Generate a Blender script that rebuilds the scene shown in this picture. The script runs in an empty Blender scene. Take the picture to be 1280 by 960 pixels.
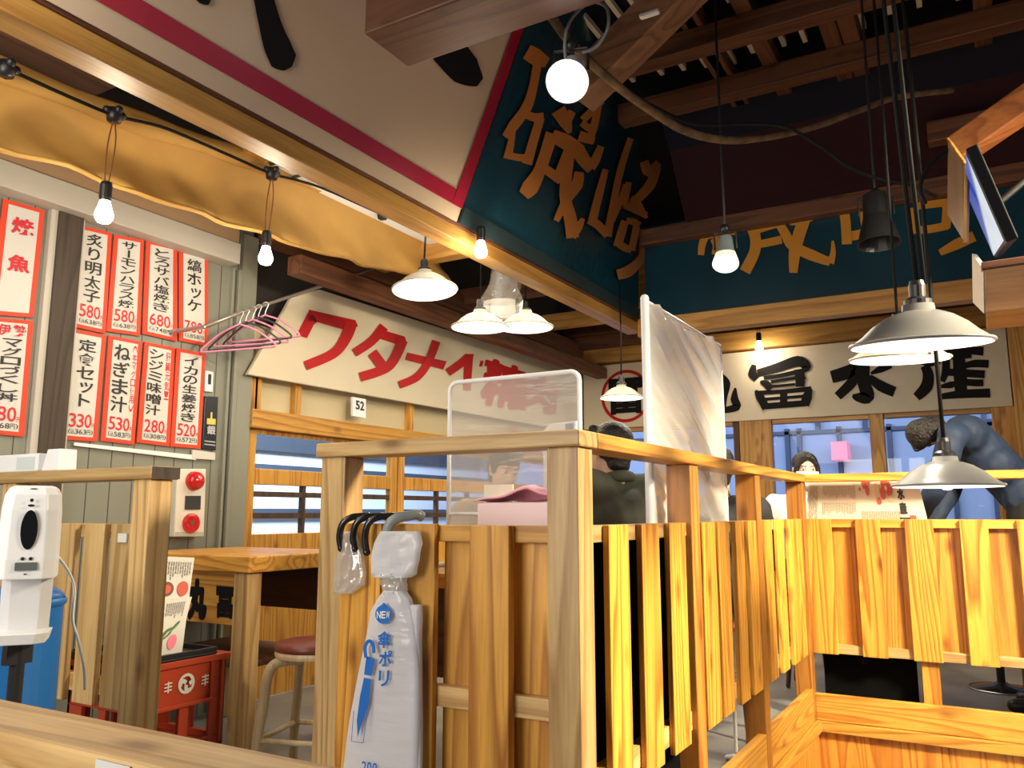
import bpy, bmesh, math, random
from mathutils import Vector, Matrix, Quaternion
R = math.radians
random.seed(7)
S = bpy.context.scene
COL = S.collection

# ------------------------------------------------------------------ camera
CAMZ = 1.55
FPX, PITCH, YAW = 1027.4, 0.15547, 0.52593
cam = bpy.data.objects.new('camera', bpy.data.cameras.new('camera'))
COL.objects.link(cam)
cam.data.sensor_width = 36.0
cam.data.lens = FPX / 1280 * 36.0
cam.data.clip_start = 0.05
cam.location = (0, 0, CAMZ)
cam.rotation_euler = (math.pi / 2 + PITCH, 0, YAW)
S.camera = cam
# ------------------------------------------------------------------ world, light, exposure
S.view_settings.view_transform = 'Standard'
S.view_settings.look = 'None'
S.view_settings.gamma = 1.0
S.view_settings.use_curve_mapping = False
S.view_settings.exposure = 0.45
W = bpy.data.worlds.new('world'); S.world = W
W.use_nodes = True
W.node_tree.nodes['Background'].inputs[0].default_value = (0.75, 0.82, 1.0, 1)
W.node_tree.nodes['Background'].inputs[1].default_value = 0.13


def light(name, kind, loc, power, color=(1, .87, .68), size=.1, size_y=None, rot=None, aim=None, spot=None):
    d = bpy.data.lights.new(name, kind)
    d.energy = power; d.color = color
    if kind == 'AREA':
        d.size = size
        if size_y: d.shape = 'RECTANGLE'; d.size_y = size_y
    elif kind in ('POINT', 'SPOT'):
        d.shadow_soft_size = size
        if kind == 'SPOT': d.spot_size = R(spot or 120); d.spot_blend = .6
    o = bpy.data.objects.new(name, d); COL.objects.link(o); o.location = loc
    if aim is not None:
        o.rotation_euler = (Vector(aim) - Vector(loc)).to_track_quat('-Z', 'Y').to_euler()
    elif rot: o.rotation_euler = rot
    return o


# hall lamp behind the viewer, added fills with no fixture, and daylight hall beyond the windows
light('hall_lamp', 'AREA', (-1.9, -1.7, 1.9), 66, (1, .93, .82), 1.5, aim=(-1.6, 2.0, 1.3))
light('left_fill', 'AREA', (-2.6, 0.6, 3.0), 22, (1, .92, .78), 1.4, aim=(-3.2, 2.4, 1.2))  # added fill for the left corner and near rail
light('dining_fill', 'AREA', (-2.0, 5.4, 3.0), 46, (1, .86, .62), 2.4, rot=(0, 0, 0))  # added overhead fill for the dining floor, no fixture
light('pit_fill', 'AREA', (1.6, 3.0, 3.05), 185, (1, .84, .58), .6, aim=(-0.7, 3.9, 0.6)).data.spread = R(105)  # added side fill, cone narrowed to keep the hull boards dark
light('outer_hall_back', 'AREA', (-1.0, 8.8, 3.3), 120, (.80, .86, 1), 9, .8, aim=(-1.0, 12, 2.6))
light('outer_hall_side', 'AREA', (-4.9, 5.6, 3.6), 520, (.75, .85, 1), 5, 1.2, aim=(-7, 5.6, 1.2))

# ------------------------------------------------------------------ pixel -> place helpers (1280 x 960 frame)
_cp, _sp, _cy, _sy = math.cos(PITCH), math.sin(PITCH), math.cos(YAW), math.sin(YAW)
FW = Vector((-_sy * _cp, _cy * _cp, _sp)); RT = Vector((_cy, _sy, 0)); UP = RT.cross(FW)
C0 = Vector((0, 0, CAMZ))
def ray(x, y): return FW * FPX + RT * (x - 640) + UP * (480 - y)
def at_x(x, y, X): r = ray(x, y); return C0 + r * (X / r.x)
def at_y(x, y, Y): r = ray(x, y); return C0 + r * (Y / r.y)
def at_z(x, y, Z): r = ray(x, y); return C0 + r * ((Z - CAMZ) / r.z)
def at_d(x, y, D): return C0 + ray(x, y) * (D / FPX)
def at_plane(x, y, o, n): r = ray(x, y); return C0 + r * ((o - C0).dot(n) / r.dot(n))

# ------------------------------------------------------------------ materials
MATS = {}
def mat(name, col, rough=.5, metal=0, spec=.5, emit=None, estr=0, bump=None, var=None, coat=0):
    if name in MATS: return MATS[name]
    m = bpy.data.materials.new(name); m.use_nodes = True
    nt = m.node_tree; b = nt.nodes['Principled BSDF']
    b.inputs['Base Color'].default_value = (*col, 1)
    b.inputs['Roughness'].default_value = rough
    b.inputs['Metallic'].default_value = metal
    b.inputs['Specular IOR Level'].default_value = spec
    if coat: b.inputs['Coat Weight'].default_value = coat
    if emit: b.inputs['Emission Color'].default_value = (*emit, 1); b.inputs['Emission Strength'].default_value = estr
    if var or bump:
        tc = nt.nodes.new('ShaderNodeTexCoord')
        nz = nt.nodes.new('ShaderNodeTexNoise'); nz.inputs['Scale'].default_value = (var or bump)[0]
        nz.inputs['Detail'].default_value = 4
        nt.links.new(tc.outputs['Object'], nz.inputs['Vector'])
        if var:
            rp = nt.nodes.new('ShaderNodeValToRGB')
            rp.color_ramp.elements[0].position = .3; rp.color_ramp.elements[1].position = .7
            k = var[1]
            rp.color_ramp.elements[0].color = (*[max(0, c * (1 - k)) for c in col], 1)
            rp.color_ramp.elements[1].color = (*[min(1, c * (1 + k)) for c in col], 1)
            nt.links.new(nz.outputs['Fac'], rp.inputs[0]); nt.links.new(rp.outputs[0], b.inputs['Base Color'])
        if bump:
            bp = nt.nodes.new('ShaderNodeBump'); bp.inputs['Strength'].default_value = bump[1]; bp.inputs['Distance'].default_value = .02
            nt.links.new(nz.outputs['Fac'], bp.inputs['Height']); nt.links.new(bp.outputs[0], b.inputs['Normal'])
    MATS[name] = m
    return m


def wood(name, c1, c2, axis, rings=9, scale=3.2, rough=.42, knots=True):
    """Timber: contour lines of a noise stretched along the grain, a random offset for every board."""
    key = name + '_' + axis
    if key in MATS: return MATS[key]
    m = bpy.data.materials.new(key); m.use_nodes = True
    nt = m.node_tree; N = nt.nodes; L = nt.links; b = N['Principled BSDF']
    tc = N.new('ShaderNodeTexCoord'); oi = N.new('ShaderNodeObjectInfo')
    mp = N.new('ShaderNodeMapping')
    sc = [scale * 1.6] * 3; sc['xyz'.index(axis)] = scale * .09
    mp.inputs['Scale'].default_value = sc
    cb = N.new('ShaderNodeVectorMath'); cb.operation = 'SCALE'; cb.inputs[0].default_value = (37, 53, 71)
    L.new(oi.outputs['Random'], cb.inputs['Scale'])
    ad = N.new('ShaderNodeVectorMath'); ad.operation = 'ADD'
    L.new(tc.outputs['Object'], mp.inputs['Vector']); L.new(mp.outputs[0], ad.inputs[0]); L.new(cb.outputs[0], ad.inputs[1])
    n1 = N.new('ShaderNodeTexNoise'); n1.inputs['Scale'].default_value = 1.0; n1.inputs['Detail'].default_value = 1.5
    n1.inputs['Roughness'].default_value = .4
    L.new(ad.outputs[0], n1.inputs['Vector'])
    mu = N.new('ShaderNodeMath'); mu.operation = 'MULTIPLY'; mu.inputs[1].default_value = rings
    fr = N.new('ShaderNodeMath'); fr.operation = 'FRACT'
    L.new(n1.outputs['Fac'], mu.inputs[0]); L.new(mu.outputs[0], fr.inputs[0])
    rp = N.new('ShaderNodeValToRGB'); e = rp.color_ramp.elements
    e[0].position = 0; e[0].color = (*c1, 1); e[1].position = 1; e[1].color = (*c1, 1)
    x = e.new(.45); x.color = (*[a * .82 + q * .18 for a, q in zip(c1, c2)], 1)
    x = e.new(.86); x.color = (*c2, 1)
    L.new(fr.outputs[0], rp.inputs[0])
    # fine fibre
    n2 = N.new('ShaderNodeTexNoise'); n2.inputs['Scale'].default_value = 20; n2.inputs['Detail'].default_value = 3
    L.new(ad.outputs[0], n2.inputs['Vector'])
    mx = N.new('ShaderNodeMix'); mx.data_type = 'RGBA'; mx.blend_type = 'MULTIPLY'; mx.inputs[0].default_value = .45
    r2 = N.new('ShaderNodeValToRGB'); r2.color_ramp.elements[0].position = .3; r2.color_ramp.elements[0].color = (.55, .5, .45, 1)
    r2.color_ramp.elements[1].position = .62
    L.new(n2.outputs['Fac'], r2.inputs[0]); L.new(rp.outputs[0], mx.inputs[6]); L.new(r2.outputs[0], mx.inputs[7])
    # tone per board
    hv = N.new('ShaderNodeHueSaturation')
    mr = N.new('ShaderNodeMapRange'); mr.inputs['To Min'].default_value = .78; mr.inputs['To Max'].default_value = 1.18
    L.new(oi.outputs['Random'], mr.inputs['Value']); L.new(mr.outputs[0], hv.inputs['Value']); L.new(mx.outputs[2], hv.inputs['Color'])
    last = hv.outputs[0]
    if knots:
        vo = N.new('ShaderNodeTexVoronoi'); vo.inputs['Scale'].default_value = .9
        m2 = N.new('ShaderNodeMapping'); s2 = [7.5] * 3; s2['xyz'.index(axis)] = 3.4
        m2.inputs['Scale'].default_value = s2
        a2 = N.new('ShaderNodeVectorMath'); a2.operation = 'ADD'
        L.new(tc.outputs['Object'], m2.inputs['Vector']); L.new(m2.outputs[0], a2.inputs[0]); L.new(cb.outputs[0], a2.inputs[1])
        L.new(a2.outputs[0], vo.inputs['Vector'])
        kr = N.new('ShaderNodeValToRGB'); kr.color_ramp.elements[0].position = .05; kr.color_ramp.elements[0].color = (.25, .12, .05, 1)
        kr.color_ramp.elements[1].position = .2
        L.new(vo.outputs['Distance'], kr.inputs[0])
        kx = N.new('ShaderNodeMix'); kx.data_type = 'RGBA'; kx.blend_type = 'MULTIPLY'; kx.inputs[0].default_value = .7
        L.new(last, kx.inputs[6]); L.new(kr.outputs[0], kx.inputs[7]); last = kx.outputs[2]
    L.new(last, b.inputs['Base Color'])
    b.inputs['Roughness'].default_value = rough
    bp = N.new('ShaderNodeBump'); bp.inputs['Strength'].default_value = .12; bp.inputs['Distance'].default_value = .004
    L.new(n2.outputs['Fac'], bp.inputs['Height']); L.new(bp.outputs[0], b.inputs['Normal'])
    MATS[key] = m
    return m


def pine(a): return wood('pale_pine', (.60, .40, .17), (.40, .225, .075), a, 13)          # posts and cap rails
def cedar(a): return wood('honey_cedar', (.72, .36, .052), (.36, .13, .014), a, 20)      # fence boards
def oakish(a): return wood('golden_board', (.66, .34, .055), (.40, .16, .02), a, 15)
def darkw(a): return wood('dark_timber', (.10, .052, .028), (.05, .025, .014), a, 8, rough=.6)
def redw(a): return wood('brown_timber', (.17, .065, .026), (.085, .03, .013), a, 8, rough=.55)
def beamw(a): return wood('beam_timber', (.55, .30, .075), (.36, .17, .035), a, 6, knots=False)
def greyw(a): return wood('weathered_timber', (.075, .052, .036), (.04, .028, .02), a, 9, rough=.7)


WHITE = mat('white_plastic', (.82, .83, .84), .35)
BLACKP = mat('black_plastic', (.012, .012, .014), .4)
BLACKPAINT = mat('black_paint', (.010, .009, .010), .7, spec=.12)
REDPAINT = mat('red_paint', (.44, .006, .009), .5, spec=.25)
PAPER = mat('white_paper', (.62, .61, .57), .75)
PAPERRED = mat('red_border_print', (.72, .05, .014), .6)
INKRED = mat('red_ink', (.58, .02, .03), .6)
INKBLACK = mat('black_ink', (.02, .018, .018), .6)
CREAM = mat('cream_painted_board', (.66, .58, .43), .5, var=(1.6, .07))
METAL = mat('brushed_metal', (.55, .55, .55), .3, 1)
CHROME = mat('dull_steel', (.6, .6, .62), .25, 1)
CABLE = mat('black_cable', (.010, .010, .010), .6, spec=.12)
SKIN = mat('skin', (.68, .42, .30), .5)
HAIR = mat('black_hair', (.012, .010, .010), .38, bump=(90, .5))


def glassy(name, tint=(1, 1, 1), gloss=.08, rough=.02, body=None, opac=0):
    if name in MATS: return MATS[name]
    m = bpy.data.materials.new(name); m.use_nodes = True
    nt = m.node_tree; N = nt.nodes; L = nt.links
    for n in list(N): N.remove(n)
    out = N.new('ShaderNodeOutputMaterial')
    t = N.new('ShaderNodeBsdfTransparent'); t.inputs[0].default_value = (*tint, 1)
    g = N.new('ShaderNodeBsdfGlossy'); g.inputs['Roughness'].default_value = rough
    lw = N.new('ShaderNodeLayerWeight'); lw.inputs[0].default_value = .15
    mr = N.new('ShaderNodeMapRange'); mr.inputs['To Min'].default_value = gloss; mr.inputs['To Max'].default_value = min(1, gloss + .5)
    L.new(lw.outputs['Fresnel'], mr.inputs[0])
    mx = N.new('ShaderNodeMixShader'); L.new(mr.outputs[0], mx.inputs[0]); L.new(t.outputs[0], mx.inputs[1]); L.new(g.outputs[0], mx.inputs[2])
    last = mx
    if body:
        d = N.new('ShaderNodeBsdfDiffuse'); d.inputs[0].default_value = (*body, 1)
        tl = N.new('ShaderNodeBsdfTranslucent'); tl.inputs[0].default_value = (*body, 1)
        ds = N.new('ShaderNodeMixShader'); ds.inputs[0].default_value = .4; L.new(d.outputs[0], ds.inputs[1]); L.new(tl.outputs[0], ds.inputs[2])
        m2 = N.new('ShaderNodeMixShader'); m2.inputs[0].default_value = opac
        L.new(mx.outputs[0], m2.inputs[1]); L.new(ds.outputs[0], m2.inputs[2]); last = m2
        tc = N.new('ShaderNodeTexCoord'); mp = N.new('ShaderNodeMapping'); mp.inputs['Scale'].default_value = (3, 3, 16)
        mp.inputs['Rotation'].default_value = (.35, .3, 0)
        nz = N.new('ShaderNodeTexNoise'); nz.inputs['Scale'].default_value = 1.6; nz.inputs['Detail'].default_value = 3
        L.new(tc.outputs['Object'], mp.inputs[0]); L.new(mp.outputs[0], nz.inputs['Vector'])
        bp = N.new('ShaderNodeBump'); bp.inputs['Strength'].default_value = .35; bp.inputs['Distance'].default_value = .02
        L.new(nz.outputs['Fac'], bp.inputs['Height']); L.new(bp.outputs[0], g.inputs['Normal']); L.new(bp.outputs[0], d.inputs['Normal'])
    L.new(last.outputs[0], out.inputs[0])
    MATS[name] = m
    return m


GLASS = glassy('window_glass', (.93, .97, 1), .012)

# ------------------------------------------------------------------ mesh building
class MB:
    def __init__(s): s.v = []; s.f = []
    def add(s, vs, fs):
        o = len(s.v); s.v += [Vector(p) for p in vs]; s.f += [[i + o for i in f] for f in fs]; return s
    def box(s, lo, hi):
        x0, y0, z0 = lo; x1, y1, z1 = hi
        if x0 > x1: x0, x1 = x1, x0
        if y0 > y1: y0, y1 = y1, y0
        if z0 > z1: z0, z1 = z1, z0
        return s.add([(x0, y0, z0), (x1, y0, z0), (x1, y1, z0), (x0, y1, z0), (x0, y0, z1), (x1, y0, z1), (x1, y1, z1), (x0, y1, z1)],
                     [(0, 3, 2, 1), (4, 5, 6, 7), (0, 1, 5, 4), (1, 2, 6, 5), (2, 3, 7, 6), (3, 0, 4, 7)])
    def bar(s, a, b, w, h, up=(0, 0, 1)):
        a = Vector(a); b = Vector(b); d = (b - a).normalized(); u = Vector(up)
        sd = d.cross(u)
        if sd.length < 1e-4: sd = d.cross(Vector((1, 0, 0)))
        sd.normalize(); u = sd.cross(d)
        sd *= w / 2; u *= h / 2
        return s.add([a - sd - u, a + sd - u, a + sd + u, a - sd + u, b - sd - u, b + sd - u, b + sd + u, b - sd + u],
                     [(0, 1, 2, 3), (4, 7, 6, 5), (0, 4, 5, 1), (1, 5, 6, 2), (2, 6, 7, 3), (3, 7, 4, 0)])
    def tube(s, pts, r, n=8, closed=False):
        pts = [Vector(p) for p in pts]; k = len(pts); rs = r if isinstance(r, (list, tuple)) else [r] * k
        base = len(s.v); pu = None
        for i, p in enumerate(pts):
            if closed: d = pts[(i + 1) % k] - pts[i - 1]
            else: d = pts[min(i + 1, k - 1)] - pts[max(i - 1, 0)]
            d = d.normalized() if d.length > 1e-9 else Vector((0, 0, 1))
            if pu is None:
                pu = d.cross(Vector((0, 0, 1)))
                if pu.length < .1: pu = d.cross(Vector((1, 0, 0)))
            pu = (pu - d * pu.dot(d)).normalized(); w = d.cross(pu)
            for j in range(n):
                a = 2 * math.pi * j / n
                s.v.append(p + (pu * math.cos(a) + w * math.sin(a)) * rs[i])
        for i in range(k if closed else k - 1):
            i2 = (i + 1) % k
            for j in range(n):
                j2 = (j + 1) % n
                s.f.append([base + i * n + j, base + i * n + j2, base + i2 * n + j2, base + i2 * n + j])
        if not closed:
            s.f.append([base + j for j in range(n)][::-1]); s.f.append([base + (k - 1) * n + j for j in range(n)])
        return s
    def lathe(s, prof, o=(0, 0, 0), n=32, axis=(0, 0, 1), cap0=False, cap1=False):
        q = Vector((0, 0, 1)).rotation_difference(Vector(axis)); o = Vector(o); base = len(s.v)
        for r, z in prof:
            for j in range(n):
                a = 2 * math.pi * j / n
                s.v.append(o + q @ Vector((r * math.cos(a), r * math.sin(a), z)))
        for i in range(len(prof) - 1):
            for j in range(n):
                j2 = (j + 1) % n
                s.f.append([base + i * n + j, base + i * n + j2, base + (i + 1) * n + j2, base + (i + 1) * n + j])
        if cap0: s.f.append([base + j for j in range(n)][::-1])
        if cap1: s.f.append([base + (len(prof) - 1) * n + j for j in range(n)])
        return s
    def ball(s, c, r, n=16, sc=(1, 1, 1)):
        c = Vector(c); base = len(s.v); m = n // 2
        for i in range(1, m):
            t = math.pi * i / m
            for j in range(n):
                a = 2 * math.pi * j / n
                s.v.append(c + Vector((r * sc[0] * math.sin(t) * math.cos(a), r * sc[1] * math.sin(t) * math.sin(a), r * sc[2] * math.cos(t))))
        s.v.append(c + Vector((0, 0, r * sc[2]))); s.v.append(c - Vector((0, 0, r * sc[2])))
        t = base + (m - 1) * n; b = t + 1
        for j in range(n):
            j2 = (j + 1) % n
            s.f.append([t, base + j, base + j2]); s.f.append([b, base + (m - 2) * n + j2, base + (m - 2) * n + j])
            for i in range(m - 2):
                s.f.append([base + i * n + j, base + (i + 1) * n + j, base + (i + 1) * n + j2, base + i * n + j2])
        return s
    def capsule(s, a, b, ra, rb, n=12):
        a = Vector(a); b = Vector(b); d = b - a
        if d.length < 1e-6: return s.ball(a, ra, n)
        ts = []; L = d.length; u = d / L
        pts = []; rs = []
        for t in (-1, -.8, -.5, 0): pts.append(a + u * ra * t); rs.append(max(1e-3, ra * math.sqrt(max(0, 1 - t * t))))
        for t in (0, .5, .8, 1): pts.append(b + u * rb * t); rs.append(max(1e-3, rb * math.sqrt(max(0, 1 - t * t))))
        return s.tube(pts, rs, n)
    def poly(s, pts): return s.add(pts, [list(range(len(pts)))])
    def prism(s, pts, off):
        """A polygon with thickness; off is the vector from the front face to the back face."""
        off = Vector(off); n = len(pts); pts = [Vector(p) for p in pts]
        return s.add(pts + [p + off for p in pts], [list(range(n)), list(range(2 * n - 1, n - 1, -1))] +
                     [[i, i + n, (i + 1) % n + n, (i + 1) % n] for i in range(n)])
    def grid(s, fn, nu, nv):
        base = len(s.v)
        for j in range(nv + 1):
            for i in range(nu + 1): s.v.append(Vector(fn(i / nu, j / nv)))
        for j in range(nv):
            for i in range(nu):
                a = base + j * (nu + 1) + i
                s.f.append([a, a + 1, a + nu + 2, a + nu + 1])
        return s
    def build(s, name, m, parent=None, bev=0, smooth=False, sub=0, solid=0, fix=True):
        me = bpy.data.meshes.new(name)
        o0 = parent['_org'] if parent is not None and '_org' in parent.keys() else None
        off = Vector(parent.get('_org')) if parent is not None and parent.get('_org') is not None else Vector((0, 0, 0))
        me.from_pydata([tuple(p - off) for p in s.v], [], s.f)
        if fix:
            bm = bmesh.new(); bm.from_mesh(me)
            bmesh.ops.recalc_face_normals(bm, faces=bm.faces)
            bm.to_mesh(me); bm.free()
        me.update()
        if m: me.materials.append(m)
        o = bpy.data.objects.new(name, me); COL.objects.link(o)
        if parent is not None:
            o.parent = parent
            o['_org'] = tuple(off)
        if smooth:
            for p in me.polygons: p.use_smooth = True
        if solid:
            md = o.modifiers.new('solid', 'SOLIDIFY'); md.thickness = solid; md.offset = 0
        if bev:
            md = o.modifiers.new('bevel', 'BEVEL'); md.width = bev; md.segments = 2; md.limit_method = 'ANGLE'
        if sub:
            md = o.modifiers.new('sub', 'SUBSURF'); md.levels = sub; md.render_levels = sub
        return o


def thing(name, label, cat, loc=(0, 0, 0), group=None):
    o = bpy.data.objects.new(name, None); COL.objects.link(o)
    o.location = loc; o.empty_display_size = .1
    o['_org'] = tuple(loc); o['label'] = label; o['category'] = cat
    if group: o['group'] = group
    return o
def tag(o, label, cat, group=None):
    o['label'] = label; o['category'] = cat
    if group: o['group'] = group
    return o
def struct(o, label=None, cat=None):
    o['kind'] = 'structure'
    if label: o['label'] = label; o['category'] = cat
    return o
def bez(p0, p1, p2, p3, n=14):
    p0, p1, p2, p3 = map(Vector, (p0, p1, p2, p3))
    return [p0 * (1 - t) ** 3 + p1 * 3 * t * (1 - t) ** 2 + p2 * 3 * t * t * (1 - t) + p3 * t ** 3 for t in [i / n for i in range(n + 1)]]
def smooth_path(pts, n=6):
    pts = [Vector(p) for p in pts]; out = []
    for i in range(len(pts) - 1):
        p0 = pts[max(i - 1, 0)]; p1 = pts[i]; p2 = pts[i + 1]; p3 = pts[min(i + 2, len(pts) - 1)]
        for k in range(n):
            t = k / n
            out.append(.5 * ((2 * p1) + (p2 - p0) * t + (2 * p0 - 5 * p1 + 4 * p2 - p3) * t * t + (3 * p1 - p0 - 3 * p2 + p3) * t ** 3))
    out.append(pts[-1]); return out

# ------------------------------------------------------------------ lettering
_G = {}
def glyph(ch, bold=0.0):
    k = (ch, bold)
    if k in _G: return _G[k]
    cu = bpy.data.curves.new('glyph', 'FONT'); cu.body = ch; cu.offset = bold; cu.resolution_u = 3
    o = bpy.data.objects.new('glyph', cu); COL.objects.link(o)
    dg = bpy.context.evaluated_depsgraph_get(); dg.update()
    me = bpy.data.meshes.new_from_object(o.evaluated_get(dg))
    vs = [(v.co.x, v.co.y) for v in me.vertices]; fs = [list(p.vertices) for p in me.polygons]
    bpy.data.objects.remove(o); bpy.data.curves.remove(cu); bpy.data.meshes.remove(me)
    if vs:
        x0 = min(v[0] for v in vs); x1 = max(v[0] for v in vs); y0 = min(v[1] for v in vs); y1 = max(v[1] for v in vs)
        w = max(x1 - x0, 1e-3); h = max(y1 - y0, 1e-3)
        vs = [((x - x0) / w, (y - y0) / h) for x, y in vs]
    else: w = h = 1
    _G[k] = (vs, fs, w, h)
    return _G[k]
def put(mb, P, ch, u0, v0, u1, v1, bold=.012, turn=False):
    """Draws one character into the cell u0..u1, v0..v1 (v runs downwards) of the surface P(u, v)."""
    vs, fs, w, h = glyph(ch, min(bold, .012))
    if turn: vs = [(1 - y, 1 - x) for x, y in vs]
    p = P(u0, v0); n = (P(u1, v0) - p).cross(P(u0, v1) - p); n.normalize()
    if n.dot(C0 - p) < 0: n = -n
    r = max(0, bold - .012) * 1.5
    sh = [(0, 0)] + ([(r * math.cos(a), r * math.sin(a)) for a in [i * math.pi / 4 for i in range(8)]] if r > 0 else [])
    for i, (dx, dy) in enumerate(sh):
        mb.add([P(u0 + (u1 - u0) * (x * (1 - 2 * r) + r + dx), v1 + (v0 - v1) * (y * (1 - 2 * r) + r + dy)) + n * (.0002 * i) for x, y in vs], fs)
def lift(vs, i):
    """Steps one painted stroke a hair in front of the one before, so overlapping strokes do not share a plane."""
    n = (vs[2] - vs[0]).cross(vs[1] - vs[0]); n.normalize()
    if n.dot(C0 - vs[0]) < 0: n = -n
    return [p + n * (.0004 * i) for p in vs]
def column(mb, P, text, u0, u1, v0, v1, bold=.012, gap=.12):
    """A vertical line of text that fills v0..v1."""
    n = len(text); step = (v1 - v0) / n
    for i, c in enumerate(text):
        a = v0 + i * step + step * gap / 2; b = a + step * (1 - gap)
        w = u1 - u0; x0, x1 = u0, u1
        turn = c in 'ー（）()'
        if c in 'ッっょィ': x0 += w * .25; a += step * .12
        if c in 'ト': x0 += w * .25; x1 -= w * .1
        if c in 'りリ': x0 += w * .15; x1 -= w * .15
        if turn and c == 'ー': x0 += w * .42; x1 -= w * .42
        if c in 'ハ': a += step * .15
        if c == '・': x0 += w * .4; x1 -= w * .4; a += step * .4; b -= step * .4
        put(mb, P, c, x0, a, x1, b, bold, turn)
def line(mb, P, text, u0, u1, v0, v1, bold=.012, gap=.12):
    n = len(text); ws = [.55 if c in '1.,:()!' else 1 for c in text]; tot = sum(ws); x = u0
    for c, w in zip(text, ws):
        w = w * (u1 - u0) / tot
        if c != ' ': put(mb, P, c, x + w * gap / 2, v0, x + w * (1 - gap / 2), v1, bold)
        x += w
def bil(tl, tr, bl, br, off=(0, 0, 0)):
    tl, tr, bl, br = map(Vector, (tl, tr, bl, br)); off = Vector(off)
    return lambda u, v: tl * (1 - u) * (1 - v) + tr * u * (1 - v) + bl * (1 - u) * v + br * u * v + off
def rect(mb, P, u0, v0, u1, v1): mb.poly([P(u0, v0), P(u0, v1), P(u1, v1), P(u1, v0)])
def stroke_poly(pts, w, taper=None):
    """Outline of a brush stroke along 2D points with width w (or list)."""
    n = len(pts); ws = w if isinstance(w, (list, tuple)) else [w] * n
    Lf = []; Rt = []
    for i in range(n):
        a = Vector(pts[max(i - 1, 0)]); b = Vector(pts[min(i + 1, n - 1)]); d = (b - a).normalized(); nn = Vector((-d.y, d.x)) * ws[i] / 2
        p = Vector(pts[i]); Lf.append(p + nn); Rt.append(p - nn)
    return Lf, Rt

# ================================================================== the room
PZ = 0.42            # platform height
FLOORM = mat('grey_floor', (.20, .195, .18), .45, var=(2.5, .25))
CONC = mat('outer_floor', (.16, .15, .14), .6, var=(1.5, .2))
b = MB().box((-9, -4, -.12), (6, 14, 0)); struct(b.build('floor', CONC), 'grey concrete floor of the hall', 'floor')
b = MB().box((-4.0, .9, .0), (-.975, 8.37, PZ)).box((-.975, 5.115, 0), (2.2, 8.37, PZ))
struct(b.build('floor_platform', FLOORM), 'raised grey dining floor behind the fences', 'floor')

def plankwall(name, col, dark, pitch, axis=1):
    m = bpy.data.materials.new(name); m.use_nodes = True
    nt = m.node_tree; N = nt.nodes; L = nt.links; bs = N['Principled BSDF']
    tc = N.new('ShaderNodeTexCoord'); sx = N.new('ShaderNodeSeparateXYZ'); L.new(tc.outputs['Object'], sx.inputs[0])
    d = N.new('ShaderNodeMath'); d.operation = 'DIVIDE'; d.inputs[1].default_value = pitch; L.new(sx.outputs[axis], d.inputs[0])
    f = N.new('ShaderNodeMath'); f.operation = 'FRACT'; L.new(d.outputs[0], f.inputs[0])
    r = N.new('ShaderNodeValToRGB'); e = r.color_ramp.elements; r.color_ramp.interpolation = 'CONSTANT'
    e[0].position = 0; e[0].color = (*dark, 1); e[1].position = .05; e[1].color = (*col, 1)
    L.new(f.outputs[0], r.inputs[0])
    nz = N.new('ShaderNodeTexNoise'); nz.inputs['Scale'].default_value = 1.2
    mp = N.new('ShaderNodeMapping'); mp.inputs['Scale'].default_value = (3, 3, .7); L.new(tc.outputs['Object'], mp.inputs[0]); L.new(mp.outputs[0], nz.inputs['Vector'])
    mx = N.new('ShaderNodeMix'); mx.data_type = 'RGBA'; mx.blend_type = 'MULTIPLY'; mx.inputs[0].default_value = .25
    L.new(r.outputs[0], mx.inputs[6]); L.new(nz.outputs['Fac'], mx.inputs[7]); L.new(mx.outputs[2], bs.inputs['Base Color'])
    bs.inputs['Roughness'].default_value = .5
    return m
GREYWALL = plankwall('grey_green_planks', (.25, .255, .205), (.06, .055, .045), .128)
BROWNW = plankwall('dark_plank_cladding', (.40, .18, .035), (.20, .08, .02), .16, 0)
BROWNWY = plankwall('dark_plank_cladding_side', (.40, .18, .035), (.20, .08, .02), .16, 1)
b = MB().box((-4.1, -2.5, 0), (-4.0, 3.57, 3.5)); struct(b.build('wall_left', GREYWALL), 'grey plank wall behind the menu strips', 'wall')
# header over the grey wall: white band and a tan board above it
zb = at_x(150, 281, -3.88).z; ybe = at_x(300, 330, -3.88).y
WB = mat('white_header', (.50, .47, .40), .5)
TANB = mat('tan_board', (.42, .27, .15), .5)
struct(MB().box((-4.0, -2.5, zb), (-3.88, ybe, zb + .13)).build('trim_1', WB, bev=.004), 'white header band over the menu strips', 'header')
struct(MB().box((-4.0, -2.5, zb + .13), (-3.90, ybe, 3.50)).build('trim_2', TANB), 'tan board above the white header band', 'header')
# brown post on the grey wall and the white strips beside it
p0 = at_x(56, 450, -3.97).y; p1 = at_x(88, 450, -3.97).y
struct(MB().box((-4.0, p0, PZ), (-3.95, p1, zb)).build('trim_3', greyw('z'), bev=.004), 'weathered brown post between the menu strips', 'post')
struct(MB().box((-4.0, p0 - .035, PZ), (-3.965, p0, zb)).box((-4.0, p1, PZ), (-3.975, p1 + .02, zb)).build('trim_4', WB), 'thin pale strips along the weathered post', 'trim')
ye = 3.57
struct(MB().box((-4.02, ye - .13, PZ), (-3.965, ye - .10, zb)).box((-4.02, ye - .17, PZ), (-3.975, ye - .15, zb)).box((-4.1, ye - .1, PZ), (-3.97, ye + .02, 3.3)).build('trim_5', mat('grey_green_trim', (.24, .245, .195), .5), bev=.004), 'grey green corner boards at the end of the plank wall', 'trim')

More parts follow.
